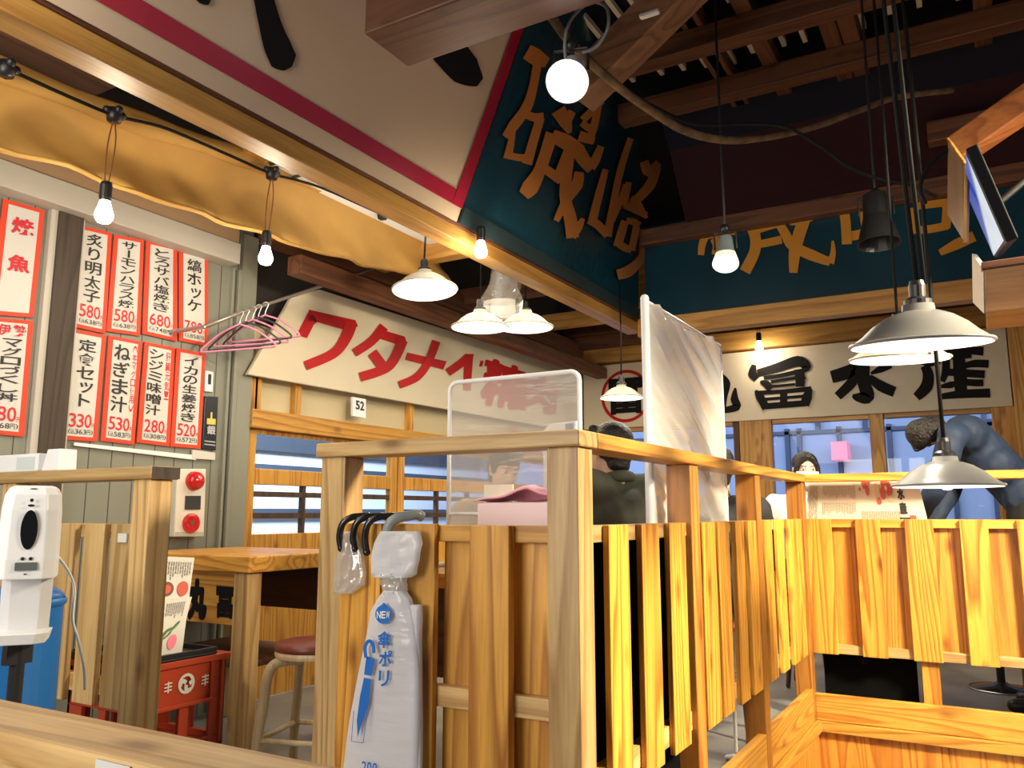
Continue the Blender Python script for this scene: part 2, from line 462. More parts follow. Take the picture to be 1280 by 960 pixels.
# ---- left window wall (X = -4)
LX = -4.0
def yl(x, y=600): return at_x(x, y, LX).y
def zl(y, x=315): return at_x(x, y, LX).z
z_pt, z_pb, z_t0, z_m1, z_l0, z_b0 = 1.55 + .643, 1.55 + .525, 1.55 + .277, 1.55 + .178, 1.55 - .132, 1.55 - .245
CREAMW = mat('cream_panel', (.58, .49, .30), .6)
struct(MB().box((LX - .06, 3.6, z_pt), (LX - .03, 8.37, 2.75)).build('wall_side', CREAMW), 'cream panels between the sign and the lintel', 'wall')
struct(MB().box((LX - .06, 3.59, z_pb), (LX + .05, 8.37, z_pt)).build('trim_6', oakish('y'), bev=.005), 'yellow timber lintel over the left windows', 'lintel')
k = 0
for px in (311, 316, 367, 510, 640):
    k += 1
    y = at_x(px, 490, LX).y
    struct(MB().box((LX - .03, y, z_pt), (LX + .02, y + .055, 2.5)).build('trim_%d' % (6 + k), oakish('z'), bev=.003), 'short stud between lintel and sign', 'stud')
def window_side(n, y0, y1, lattice=True, pull=None):
    w = MB(); t = .075
    w.box((LX - .05, y0, PZ), (LX, y0 + t, z_pb)).box((LX - .05, y1 - t, PZ), (LX, y1, z_pb))
    w.box((LX - .05, y0 + t, z_t0 - .10), (LX, y1 - t, z_t0)).box((LX - .05, y0 + t, PZ), (LX, y1 - t, z_l0))
    w.box((LX - .05, y0 + t, z_pb - .03), (LX, y1 - t, z_pb))
    o = struct(w.build('window_%d' % n, oakish('z'), bev=.004), 'wood framed window in the left wall', 'window')
    g = MB().box((LX - .03, y0 + t, z_l0), (LX - .024, y1 - t, z_t0 - .10)).box((LX - .03, y0 + t, z_t0), (LX - .024, y1 - t, z_pb - .03))
    g.build('pane', GLASS, o)
    if lattice:
        l = MB(); a, c = y0 + t, y1 - t
        for q in (.33, .66):
            l.box((LX - .045, a + (c - a) * q - .015, z_l0), (LX - .01, a + (c - a) * q + .015, z_t0 - .1))
        for q in (.36, .80):
            zz = z_l0 + (z_t0 - .1 - z_l0) * q; l.box((LX - .045, a, zz - .015), (LX - .012, c, zz + .02))
        l.build('lattice', darkw('z'), o)
    return o
ys = [3.60, 5.12, 5.13, 6.62, 6.63, 8.30]
window_side(1, 3.60, 5.11); window_side(2, 5.13, 6.70, True); window_side(3, 6.72, 8.36, False)

# ---- back wall (Y = 8.37)
BY = 8.37
z_s0, z_s1 = 1.55 + .918, 1.55 + 1.625
sill = 1.35
struct(MB().box((-4.0, BY + .02, z_s0 - .04), (2.2, BY + .12, 4.7)).box((-4.0, BY, 0), (2.2, BY + .1, sill)).build('wall_back', wood('back_wall_board', (.46, .24, .06), (.3, .13, .03), 'x', 8)), 'timber wall above the back windows', 'wall')
def xb(px, y=560): return at_y(px, y, BY).x
posts = [(-4.0, -3.92), (xb(926), xb(966)), (xb(1089), xb(1107)), (xb(1243), xb(1290)), (1.6, 1.7)]
n = 12
for i, (a, c) in enumerate(posts):
    struct(MB().box((a, BY - .03, PZ), (c, BY + .06, z_s0)).build('trim_%d' % (n + i), oakish('z'), bev=.004), 'upright post between the back windows', 'post')
struct(MB().box((xb(926) - .07, BY, PZ), (xb(926) - .01, BY + .05, z_s0)).build('trim_20', redw('z'), bev=.004), 'darker inner jamb beside the back window post', 'jamb')
for i in range(4):
    a = posts[i][1] + .005; c = posts[i + 1][0] - .005
    if i == 0: c -= .07
    w = MB().box((a, BY + .0, z_s0 - .04), (c, BY + .05, z_s0)).box((a, BY + .0, sill), (c, BY + .05, sill + .05))
    o = struct(w.build('window_%d' % (4 + i), oakish('x')), 'large pane looking out to the bluish hall', 'window')
    MB().box((a, BY + .02, sill + .05), (c, BY + .026, z_s0 - .04)).build('pane', GLASS, o)

# ---- what lies beyond the glass: the pale blue shop fronts of the hall
FAC = mat('pale_blue_cladding', (.40, .50, .76), .8, spec=.1)
FRAMEBAR = mat('blue_grey_bar', (.055, .08, .17), .5)
struct(MB().box((-9, 12.0, 0), (6, 12.1, 5)).build('wall_hall_back', FAC), 'pale blue wall of the hall beyond the back windows', 'wall')
fb = MB()
for px in (937, 1000, 1050, 1113, 1190, 985, 1240):
    x = at_y(px, 560, 11.98).x; fb.box((x - .03, 11.93, .6), (x + .03, 12.0, 2.72))
zc = at_y(1040, 537, 11.98).z
fb.box((-9, 11.93, zc - .05), (6, 12.0, zc))
for px in (953, 1022, 1081, 1230, 1205): x = at_y(px, 525, 11.98).x; fb.box((x - .03, 11.94, zc), (x + .03, 12.0, 4))
struct(fb.build('trim_30', FRAMEBAR), 'blue grey bars on the hall wall outside', 'bar')
x0 = at_y(1038, 552, 11.6); x1 = at_y(1060, 575, 11.6)
tag(MB().box((x0.x, 11.6, x1.z), (x1.x, 11.93, x0.z)).build('hanging_lantern_sign', mat('pink_sign', (.85, .25, .38), .4, emit=(.9, .2, .35), estr=.35), bev=.01), 'small pink sign glowing in the hall beyond the back window', 'sign')
struct(MB().box((-7.6, -1, 0), (-7.5, 12, 5)).build('wall_hall_side', mat('pale_hall_wall', (.66, .72, .82), .7)), 'pale wall beyond the left windows', 'wall')
hb = MB()
for z0, z1 in ((1.0, 1.25), (1.50, 1.60), (1.95, 2.12), (2.28, 2.75)): hb.box((-7.49, -1, z0), (-7.40, 12, z1))
struct(hb.build('trim_31', mat('dark_shopfront_band', (.05, .06, .075), .3)), 'dark bands of the shop front beyond the left windows', 'band')

# ---- timber framing overhead
bx0, bx1 = -2.62, -2.50
struct(MB().box((bx0, -2.5, 3.065), (bx1, 6.5, 3.150)).build('beam_1', beamw('y'), bev=.006), 'long yellow beam under the painted hull boards', 'beam')
struct(MB().box((bx0 - .02, -2.5, 3.150), (bx1 + .006, 6.47, 3.178)).build('beam_2', redw('y')), 'thin brown batten on the yellow beam', 'batten')

def hull_k(Y): return .424 if Y < 3.6 else .424 + (.03 - .424) * min(1, (Y - 3.6) / 2.85)
HZ = 3.17
def hull(Y, t, off=0):
    k = hull_k(Y)
    return Vector((-2.5 + k * t + off, Y, HZ + t - off * k))
def hull_at(x, y, off=.004):
    Y = 4.5
    for _ in range(12):
        k = hull_k(Y); nrm = Vector((1, 0, -k))
        p = at_plane(x, y, Vector((-2.5 + off, 0, HZ)), nrm); Y = .5 * Y + .5 * p.y
    return p
def hull_t(x, y): return hull_at(x, y, 0).z - HZ
HC = mat('cream_hull_paint', (.56, .43, .30), .28, var=(.8, .06))
HR = mat('crimson_hull_paint', (.34, .012, .035), .25)
HT = mat('teal_hull_paint', (.006, .045, .072), .25, var=(1.2, .25), bump=(9, .06))
HD = mat('dark_teal_trim', (.02, .04, .045), .35)
HO = mat('orange_letter_paint', (.58, .22, .05), .4)
def hullpatch(y0, y1, t0, t1, off=0, nu=30):
    f0 = t0 if callable(t0) else (lambda Y: t0); f1 = t1 if callable(t1) else (lambda Y: t1)
    def fn(u, v):
        Y = y0 + (y1 - y0) * u; return hull(Y, f0(Y) + (f1(Y) - f0(Y)) * v, off)
    return MB().grid(fn, nu, 6)
YC = hull_at(612, 150, 0).y; YB0 = hull_at(598, 150, 0).y
th = thing('hull_sign_board', 'cream hull board edged in crimson with black brush strokes above the yellow beam', 'sign board', (-2.5, 1.5, HZ))
r0 = hull_t(577, 262); r1 = hull_t(570, 237)
hullpatch(-2.5, YC, 0, 1.75).build('board', HC, th, solid=.03)
hullpatch(-2.5, YC, r0, r1, .018, 20).build('border', HR, th)
hullpatch(YB0, YC, r0, 1.75, .019, 4).build('border', HR, th)
SN = 0
def hstroke(pts, w, m, name, parent, off=.026):
    L_, R_ = stroke_poly(smooth_path([Vector((x, y, 0)) for x, y in pts], 4), w) if False else (None, None)
    sp = smooth_path([Vector((x, y, 0)) for x, y in pts], 5); n = len(sp)
    ws = [w] * n if not isinstance(w, (list, tuple)) else [w[min(int(i / (n - 1) * (len(w) - 1)), len(w) - 2)] * (1 - (i / (n - 1) * (len(w) - 1)) % 1) + w[min(int(i / (n - 1) * (len(w) - 1)), len(w) - 2) + 1] * ((i / (n - 1) * (len(w) - 1)) % 1) if i < n - 1 else w[-1] for i in range(n)]
    Lf, Rt = stroke_poly([(p.x, p.y) for p in sp], ws)
    mb = MB(); o = 0
    vs = []
    for a, c in zip(Lf, Rt): vs += [hull_at(a.x, a.y, off), hull_at(c.x, c.y, off)]
    global SN
    SN += 1
    mb.add(lift(vs, SN % 40), [[2 * i, 2 * i + 1, 2 * i + 3, 2 * i + 2] for i in range(n - 1)])
    return mb
b = hstroke([(318, -60), (330, 0), (342, 45), (353, 72), (360, 86)], [18, 24, 28, 34, 34, 10], None, '', None)
b2 = hstroke([(520, 10), (560, 62), (582, 88), (600, 103)], [40, 44, 40, 12], None, '', None)
o_ = len(b.v); b.v += b2.v; b.f += [[i + o_ for i in f] for f in b2.f]
b2 = hstroke([(240, -30), (252, -4), (262, 3)], [18, 16, 6], None, '', None)
o_ = len(b.v); b.v += b2.v; b.f += [[i + o_ for i in f] for f in b2.f]
b.build('lettering', BLACKPAINT, th)

tt = thing('hull_sign_board', 'dark teal hull board with large orange brush characters above the yellow beam', 'sign board', (-2.5, 5, HZ))
ttop = lambda Y: 1.75 + (hull_t(868, 178) - 1.75) * max(0, min(1, (Y - YC) / 2.85))
hullpatch(YC + .012, 6.41, 0, ttop).build('board', HT, tt, solid=.03)
hullpatch(YC + .012, 6.41, -.0, .085, .02).build('edge_trim', HD, tt, solid=.015)
# orange brush characters, stroke by stroke (crop 600..850 x 50..360 at 3.097)
def q(x, y): return (600 + x / 3.097, 50 + y / 3.097)
STK = [([(180, 45), (215, 65), (260, 90)], [60, 66, 40]), ([(222, 85), (205, 180), (180, 260), (130, 330), (95, 375)], [34, 34, 40, 42, 24]),
       ([(130, 310), (120, 390), (105, 460)], [20, 26, 34]), ([(170, 285), (210, 300), (245, 300)], [30, 34, 40]), ([(232, 300), (205, 390), (180, 480)], [34, 36, 40]), ([(105, 445), (150, 455), (185, 455)], [26, 28, 30]),
       ([(300, 270), (330, 320), (345, 360)], [60, 50, 16]), ([(355, 275), (330, 320)], [30, 40]),
       ([(470, 235), (430, 275), (395, 310)], [26, 30, 30]), ([(455, 250), (440, 330), (420, 390)], [30, 30, 28]), ([(390, 320), (420, 340), (450, 335)], [26, 30, 26]),
       ([(380, 370), (410, 380), (440, 390)], [40, 40, 30]), ([(370, 420), (400, 465), (430, 500)], [60, 52, 44]), ([(465, 410), (445, 460), (425, 495)], [26, 36, 36]),
       ([(275, 360), (250, 440), (225, 510), (190, 570), (165, 600)], [50, 46, 48, 66, 44]), ([(275, 370), (330, 395), (390, 430)], [50, 60, 46]), ([(330, 430), (310, 490), (295, 530)], [24, 30, 34]), ([(225, 480), (265, 510), (310, 545)], [30, 36, 34]),
       ([(345, 380), (335, 480), (325, 600), (345, 690), (355, 765)], [46, 44, 44, 50, 50]), ([(380, 510), (370, 560), (330, 620), (290, 700)], [36, 46, 36, 22]), ([(395, 690), (375, 725), (350, 760)], [14, 34, 36]),
       ([(482, 500), (455, 600), (430, 700)], [24, 32, 34]), ([(578, 380), (540, 500), (510, 640), (488, 760)], [24, 28, 28, 34]), ([(415, 695), (450, 715), (490, 755)], [34, 34, 34]), ([(560, 560), (540, 620), (505, 700)], [24, 24, 24]),
       ([(630, 470), (650, 510), (700, 460)], [34, 44, 20]), ([(680, 490), (655, 560), (600, 620), (575, 640)], [34, 40, 34, 24]), ([(570, 550), (560, 600), (550, 640)], [24, 26, 26]), ([(580, 610), (610, 640), (640, 690)], [22, 26, 14]), ([(550, 640), (600, 660), (640, 680)], [24, 28, 26]),
       ([(555, 700), (540, 750), (525, 800)], [30, 34, 34]), ([(560, 700), (590, 705), (610, 720)], [24, 26, 30]), ([(600, 720), (590, 770), (580, 815)], [28, 28, 28]), ([(530, 790), (555, 805), (580, 812)], [28, 30, 26]),
       ([(632, 790), (615, 850), (570, 895), (525, 910)], [14, 30, 44, 40])]
LET = MB()
for pts, w in STK:
    m_ = hstroke([q(*p) for p in pts], [a / 3.097 for a in w], None, '', None, .03)
    LET.add(m_.v, m_.f)
LET.build('lettering', HO, tt)

# ---- back painted boards
KY = 6.5
zt0 = HZ; zt1 = 3.98
xk0, xk1 = -2.44, 1.6
bt = thing('hull_sign_board', 'teal hull board with orange brush characters hung across the back under the roof', 'sign board', (-.5, KY, HZ))
MB().box((xk0, KY - .02, HZ), (xk1, KY + .02, zt1)).build('board', HT, bt)
bk = lambda x, y: at_y(x, y, KY - .026)
HY = mat('amber_letter_paint', (.62, .27, .02), .4)
def q2(x, y): return (860 + x / 3.368, 230 + y / 3.368)
STB = [([(70, 225), (60, 260), (55, 300)], [34, 30, 26]), ([(110, 230), (125, 260), (120, 300)], [34, 40, 40]), ([(60, 225), (150, 205), (200, 200)], [26, 30, 30]),
       ([(270, 180), (285, 230), (280, 290), (240, 370)], [50, 46, 46, 48]), ([(270, 200), (330, 180), (400, 160)], [36, 36, 36]), ([(300, 255), (350, 245), (395, 235)], [32, 34, 34]), ([(380, 160), (410, 210), (440, 260), (520, 300), (600, 330)], [34, 40, 44, 46, 34]),
       ([(490, 155), (470, 210), (450, 290), (445, 375)], [50, 52, 50, 34]), ([(610, 240), (612, 290), (600, 335)], [10, 24, 34]), ([(430, 165), (500, 155), (570, 110)], [22, 26, 20]),
       ([(655, 85), (665, 170), (670, 255)], [44, 42, 42]), ([(740, 60), (745, 150), (755, 210)], [44, 40, 36]), ([(670, 220), (710, 215), (760, 200)], [40, 40, 36]), ([(800, 60), (830, 110), (850, 170)], [30, 30, 24]),
       ([(870, 60), (980, 45), (1100, 10)], [40, 40, 36]), ([(945, 100), (950, 150), (955, 210)], [36, 38, 40]), ([(950, 95), (1030, 85), (1110, 75)], [30, 32, 34]), ([(1092, 85), (1090, 130), (1085, 185)], [42, 40, 40]), ([(960, 195), (1020, 190), (1095, 175)], [32, 34, 34]),
       ([(1205, 220), (1130, 255), (1060, 290)], [44, 44, 26])]
LT2 = MB()
for pts, w in STB:
    sp = smooth_path([Vector((*q2(*p), 0)) for p in pts], 4); n_ = len(sp)
    ws = [(w[min(int(i / (n_ - 1) * (len(w) - 1)), len(w) - 2)] + (w[min(int(i / (n_ - 1) * (len(w) - 1)), len(w) - 2) + 1] - w[min(int(i / (n_ - 1) * (len(w) - 1)), len(w) - 2)]) * (i / (n_ - 1) * (len(w) - 1) - min(int(i / (n_ - 1) * (len(w) - 1)), len(w) - 2))) / 3.368 for i in range(n_)]
    Lf, Rt = stroke_poly([(p.x, p.y) for p in sp], ws); vs = []
    for a, c in zip(Lf, Rt): vs += [bk(a.x, a.y), bk(c.x, c.y)]
    SN += 1; LT2.add(lift(vs, SN % 25), [[2 * i, 2 * i + 1, 2 * i + 3, 2 * i + 2] for i in range(n_ - 1)])
LT2.build('lettering', HY, bt)
struct(MB().box((xk0, KY - .14, 3.80), (xk1, KY - .03, 3.93)).build('beam_3', redw('x'), bev=.006), 'brown timber across the top of the back teal board', 'beam')
struct(MB().box((-2.5, KY - .08, 3.02), (xk1, KY + .06, HZ)).build('beam_4', beamw('x'), bev=.006), 'yellow timber under the back teal board', 'beam')
# upper hull strakes leaning forward above the back board
HM = mat('dark_maroon_hull', (.022, .003, .007), .6, spec=.15)
HN = mat('navy_hull', (.004, .005, .016), .6, spec=.15)
ub = thing('hull_sign_board', 'dark maroon and navy hull board leaning above the back teal board', 'sign board', (-.5, KY, 3.95))
MB().grid(lambda u, v: (xk0 + .42 + (xk1 - xk0 - .42) * u, KY - .15 - .35 * v, 3.93 + .48 * v), 6, 2).build('board', HM, ub, solid=.03)
MB().grid(lambda u, v: (xk0 + .42 + (xk1 - xk0 - .42) * u, KY - .5 - .35 * v, 4.41 + .35 * v), 6, 2).build('upper_board', HN, ub, solid=.03)

# ---- roof lattice over the pit
RZ = 4.42
DECK = mat('dark_roof_deck', (.006, .006, .010), .8, spec=.1)
struct(MB().box((-4.2, -2.6, 4.72), (2.6, 8.6, 4.8)).build('ceiling', DECK), 'dark roof deck', 'ceiling')
n = 10
def purlin(a, c, w=.12, h=.12, m=None, lab='roof purlin'):
    global n
    n += 1
    A = at_z(*a, RZ); Cc = at_z(*c, RZ); y = (A.y + Cc.y) / 2
    struct(MB().box((-2.2, y - w / 2, RZ), (2.6, y + w / 2, RZ + h)).build('beam_%d' % n, m or redw('x'), bev=.006), lab, 'beam')
purlin((870, 75), (1060, 5), .14, .14, None, 'brown roof purlin nearest the flood lamp')
purlin((870, 138), (1270, 28), .13, .14, None, 'brown roof purlin above the black spotlight')
for px, py in ((910, 100), (1040, 50), (995, 145), (1230, 70), (1085, 118), (860, 30)):
    n += 1
    x = at_z(px, py, RZ + .14).x
    struct(MB().box((x - .05, 1.0, RZ + .14), (x + .05, 6.2, RZ + .26)).build('beam_%d' % n, redw('y'), bev=.006), 'brown rafter carrying the roof deck', 'beam')
sl = MB()
for i in range(26):
    x = -2.2 + i * .17
    for y in (2.9, 3.6, 4.3, 5.0):
        xx = x + random.uniform(-.03, .03); yy = y + random.uniform(-.1, .1)
        sl.box((xx, yy, 4.66), (xx + .03, yy + .34, 4.70))
sl_o = struct(sl.build('trim_40', mat('pale_batten', (.62, .54, .42), .6)), 'pale battens on the roof deck', 'batten')
# big brown beam end and raking brace
A = at_d(455, 43, 3.3); Q = at_z(515, 83, A.z)
struct(MB().box((A.x, A.y, A.z), (A.x + 3.4, Q.y, A.z + .2)).build('beam_40', wood('mid_brown_timber', (.15, .062, .034), (.08, .03, .016), 'x', 7, rough=.5), bev=.01), 'thick brown beam jutting in front of the cream hull board', 'beam')
A = at_d(722, 118, 4.75); B2 = at_d(900, -60, 4.3)
struct(MB().bar(A, B2, .17, .22).build('beam_41', wood('brace_timber', (.36, .18, .09), (.2, .09, .04), 'x', 7, rough=.5), bev=.01), 'raking brown brace beside the flood lamp', 'beam')
# soffit boards between the yellow awning and the beam
WS = mat('white_soffit', (.80, .79, .74), .6)
sp_ = [at_z(300, 195, 3.9), at_z(372, 205, 3.9), at_z(600, 330, 3.9), at_z(480, 330, 3.9)]
struct(MB().box((-3.36, 3.05, 3.45), (-2.63, 4.9, 3.49)).build('ceiling_soffit', WS), 'white soffit boards between the awning and the yellow beam', 'ceiling')
struct(MB().box((-3.36, 2.84, 3.44), (-2.63, 3.0, 3.48)).build('trim_41', oakish('x')), 'pale board at the end of the white soffit', 'board')
for i, y in enumerate((3.03, 3.22)):
    struct(MB().box((-3.36, y, 3.437), (-2.63, y + .012, 3.45)).build('trim_%d' % (42 + i), darkw('x')), 'thin dark seam batten under the white soffit', 'batten')
light('soffit_fill', 'AREA', (-2.9, 3.9, 3.18), 4, (1, .97, .9), .25, 1.2, rot=(math.pi, 0, 0))  # added uplight to brighten the soffit, no tube there
struct(MB().box((-3.95, -2.5, 3.45), (-3.0, 2.1, 3.62)).build('beam_42', redw('y'), bev=.01), 'dark brown joist above the yellow awning', 'beam')
# timbers over the left signs
struct(MB().box((-4.0, 3.6, 2.52 + .75), (-3.85, 8.37, 3.42)).build('beam_43', redw('y'), bev=.006), 'brown wall plate above the red lettered sign', 'beam')
struct(MB().box((-3.72, 3.6, 3.02), (-3.60, 8.3, 3.14)).build('beam_54', redw('y'), bev=.006), 'yellow brown beam above the red lettered sign', 'beam')
for i, y in enumerate((4.6, 5.8, 7.0, 8.1)):
    struct(MB().box((-4.0, y, 3.34), (-2.55, y + .12, 3.48)).build('beam_%d' % (44 + i), redw('x') if i % 2 else beamw('x'), bev=.006), 'tie beam between the left wall and the yellow beam', 'beam')
struct(MB().box((-4.0, BY - .14, z_s1 + .02), (2.2, BY, z_s1 + .2)).build('beam_50', beamw('x'), bev=.006), 'yellow timber above the black lettered sign', 'beam')
struct(MB().box((-4.0, BY - .35, z_s1 + .30), (2.2, BY - .2, z_s1 + .46)).build('beam_51', redw('x'), bev=.006), 'brown timber higher above the black lettered sign', 'beam')

struct(MB().box((LX - .2, -2.5, 3.5), (LX - .06, 3.57, 4.75)).box((LX - .2, 3.57, 2.75), (LX - .06, 8.5, 4.75)).build('wall_side_upper', mat('dark_wall', (.03, .025, .022), .8)), 'dark upper wall above the red lettered sign', 'wall')

# ================================================================== painted signs
SX = -3.92
sg = thing('shop_sign', 'long cream sign with bold red painted characters over the left windows', 'sign', (SX, 6, 2.8))
tl = [at_x(*p, SX) for p in ((310, 468), (367, 368), (400, 362))]
top = at_x(700, 456.5, SX); bot = at_x(700, 536.5, SX)
ptsS = [tl[0], tl[1], tl[2], Vector((SX, 8.34, tl[2].z + (top.z - tl[2].z) * (8.34 - tl[2].y) / (top.y - tl[2].y))), Vector((SX, 8.34, tl[0].z + (bot.z - tl[0].z) * (8.34 - tl[0].y) / (bot.y - tl[0].y)))]
MB().prism(ptsS, (-.03, 0, 0)).build('board', CREAM, sg, bev=.004)
def qs(x, y): p = at_x(360 + x / 3.556, 380 + y / 3.556, SX + .004); return p
RL = MB()
def pl(*pts): RL.poly([qs(*p) for p in pts])
def flat_stroke(mb, F, pts, w):
    sp = [Vector((x, y, 0)) for x, y in pts]; n = len(sp)
    if n > 2: sp = smooth_path(sp, 5); n = len(sp)
    Lw = w if isinstance(w, (list, tuple)) else [w, w]
    ws = []
    for i in range(n):
        t = i / (n - 1) * (len(Lw) - 1); a = min(int(t), len(Lw) - 2); ws.append(Lw[a] + (Lw[a + 1] - Lw[a]) * (t - a))
    Lf, Rt = stroke_poly([(p.x, p.y) for p in sp], ws); vs = []
    for a, c in zip(Lf, Rt): vs += [F(a.x, a.y), F(c.x, c.y)]
    global SN
    SN += 1
    mb.add(lift(vs, SN % 25 + 2), [[2 * i, 2 * i + 1, 2 * i + 3, 2 * i + 2] for i in range(n - 1)])
# wa
pl((38, 138), (95, 25), (130, 80), (115, 92), (85, 152)); pl((95, 25), (300, 72), (312, 100), (240, 112), (130, 80), (85, 72))
flat_stroke(RL, qs, [(278, 85), (255, 150), (200, 220), (75, 275)], [58, 50, 44, 42])
# ta
flat_stroke(RL, qs, [(425, 100), (370, 165), (292, 218)], [44, 40, 38]); pl((385, 125), (405, 110), (520, 145), (528, 172), (500, 185), (395, 150))
flat_stroke(RL, qs, [(508, 160), (470, 245), (425, 290), (318, 325)], [48, 44, 42, 42]); flat_stroke(RL, qs, [(372, 215), (435, 300)], 46)
# na
pl((530, 215), (705, 255), (690, 292), (520, 248)); flat_stroke(RL, qs, [(657, 165), (620, 260), (570, 325), (492, 360)], [38, 36, 36, 34])
# be
flat_stroke(RL, qs, [(708, 305), (765, 265), (800, 232)], [36, 36, 34]); pl((790, 222), (826, 222), (822, 250), (812, 385), (778, 385), (782, 270))
pl((856, 252), (870, 252), (864, 278), (850, 278)); pl((878, 248), (894, 248), (886, 276), (872, 276))
RL.build('lettering', REDPAINT, sg)
# the two characters that follow, half hidden by the clear screen
Pm = bil(at_x(608, 445, SX + .005), at_x(660, 462, SX + .005), at_x(598, 505, SX + .005), at_x(650, 514, SX + .005))
Pn = bil(at_x(654, 460, SX + .005), at_x(700, 473, SX + .005), at_x(648, 512, SX + .005), at_x(694, 520, SX + .005))
mb = MB(); put(mb, Pm, '精', 0, 0, 1, 1, .035); put(mb, Pn, '肉', 0, .05, 1, 1, .035); mb.build('lettering', REDPAINT, sg)

BS = BY - .05
sb = thing('shop_sign', 'long cream sign with bold black brush characters and a red ring over the back windows', 'sign', (-1.8, BS, 2.8))
MB().box((-3.90, BS - .0, z_s0), (xb(1271), BS + .03, z_s1)).build('board', CREAM, sb, bev=.004)
ky = lambda x, y: at_y(x, y, BS - .004)
def cell(x0, y0, x1, y1, sk):      # characters follow the perspective of the board
    return bil(ky(x0, y0 + sk), ky(x1, y0), ky(x0, y1 + sk * .6), ky(x1, y1))
mb = MB()
def q4(x, y): return ky(735 + x / 4.571, 420 + y / 4.571)
for pts, w in (([(950, 165), (942, 215), (965, 245)], [24, 52, 40]), ([(970, 212), (1080, 182), (1200, 145), (1250, 178), (1215, 205)], [40, 52, 62, 50, 14]),
        ([(1005, 240), (1100, 226), (1240, 196)], [20, 24, 26]), ([(985, 262), (1020, 275), (1045, 305)], [14, 44, 40]), ([(1205, 190), (1212, 240), (1212, 290)], [54, 56, 50]), ([(1215, 235), (1245, 242)], [40, 10]), ([(1045, 263), (1185, 240)], 18), ([(1040, 290), (1185, 276)], 16),
        ([(958, 312), (985, 350), (1020, 415)], [14, 48, 46]), ([(1272, 300), (1252, 350), (1240, 398)], [20, 58, 46]), ([(965, 326), (1100, 318), (1275, 302)], [26, 24, 30]), ([(1000, 363), (1245, 343)], 18), ([(1005, 402), (1100, 395), (1245, 384)], [36, 36, 36]), ([(1118, 318), (1118, 400)], 42),
        ([(762, 218), (792, 270), (776, 350), (768, 435)], [12, 44, 40, 36]), ([(842, 296), (838, 360), (850, 405), (775, 425)], [10, 46, 44, 34]), ([(610, 262), (690, 245), (775, 235)], [40, 36, 40]), ([(700, 170), (692, 300), (620, 435)], [50, 50, 40]), ([(655, 320), (700, 355), (735, 395)], [16, 34, 26])):
    flat_stroke(mb, q4, pts, w)
def q3(x, y): return ky(1000 + x / 4.571, 420 + y / 4.571)
flat_stroke(mb, q3, [(180, 235), (250, 215), (320, 190), (300, 260), (215, 345)], [70, 76, 66, 60, 50])
flat_stroke(mb, q3, [(362, 120), (362, 250), (385, 345), (330, 350), (300, 340)], [80, 72, 80, 50, 16])
flat_stroke(mb, q3, [(405, 215), (460, 190), (520, 165)], [12, 42, 40]); flat_stroke(mb, q3, [(395, 235), (460, 285), (540, 320)], [36, 62, 60])
for pts, w in (([(690, 112), (800, 95), (930, 82), (1048, 88)], [20, 42, 42, 52]), ([(690, 150), (740, 160), (800, 150)], [22, 32, 20]), ([(940, 170), (1000, 158), (1078, 160)], [30, 44, 46]),
        ([(712, 170), (732, 220), (722, 290), (665, 350)], [50, 62, 70, 50]), ([(800, 122), (900, 118), (980, 112)], 30), ([(835, 120), (832, 200), (812, 262)], [44, 44, 30]), ([(905, 110), (915, 220), (920, 335)], [66, 78, 64]),
        ([(810, 205), (930, 212), (1055, 220)], [40, 44, 46]), ([(800, 290), (860, 280), (905, 270)], [16, 40, 20]), ([(930, 262), (990, 268), (1048, 268)], [36, 40, 40]), ([(795, 348), (930, 332), (1085, 326)], [30, 48, 52])):
    flat_stroke(mb, q3, pts, w)
mb.build('lettering', BLACKPAINT, sb)
cc = ky(782, 495); rr = (ky(748, 495) - cc).length
mb = MB(); N_ = 48; a_ = [Vector((math.cos(2 * math.pi * i / N_), 0, math.sin(2 * math.pi * i / N_))) for i in range(N_)]
cc.y = BS - .004; rr = .29
mb.add([cc + p * rr for p in a_] + [cc + p * (rr - .035) for p in a_], [[i, (i + 1) % N_, N_ + (i + 1) % N_, N_ + i] for i in range(N_)])
mb.build('ring', REDPAINT, sb)
mb = MB(); put(mb, lambda u, v: cc + Vector((-.2 + .4 * u, -.001, .2 - .4 * v)), '冨', 0, 0, 1, 1, .03); mb.build('emblem', BLACKPAINT, sb)

# ================================================================== menu strips on the left wall
def strip(label, c, name='menu_strip', cat='menu strip', X=-3.985, group='menu strips on the grey wall'):
    co = [at_x(*p, X) for p in c]
    P = bil(*co)
    t = thing(name, label, cat, tuple((co[0] + co[3]) / 2), group)
    MB().prism([P(0, 0), P(0, 1), P(1, 1), P(1, 0)], (-.006, 0, 0)).build('sheet', PAPERRED, t)
    Pi = bil(*co, off=(.002, 0, 0))
    mb = MB(); rect(mb, Pi, .13, .035, .87, .965); pn_ = mb.build('panel', PAPER, t)
    return pn_, bil(*co, off=(.004, 0, 0))
def menu(label, c, text, price, tax, side=None, red=False, u=(.26, .74), v=(.05, .74), bold=.014):
    t, P = strip(label, c)
    mb = MB(); column(mb, P, text, u[0], u[1], v[0], v[1], bold, .1); mb.build('lettering', INKRED if red else INKBLACK, t)
    if price:
        mb = MB(); line(mb, P, price, .16, .80, .76, .885, .012, .1); put(mb, P, '円', .80, .84, .87, .885, .01)
        if side: column(mb, P, side[0], side[1], side[2], side[3], side[4], .006, .1)
        mb.build('price', INKRED, t)
        mb = MB(); line(mb, P, '(込%s円)' % tax, .17, .85, .90, .945, .004, .15); mb.build('tax_note', INKBLACK, t)
    return t
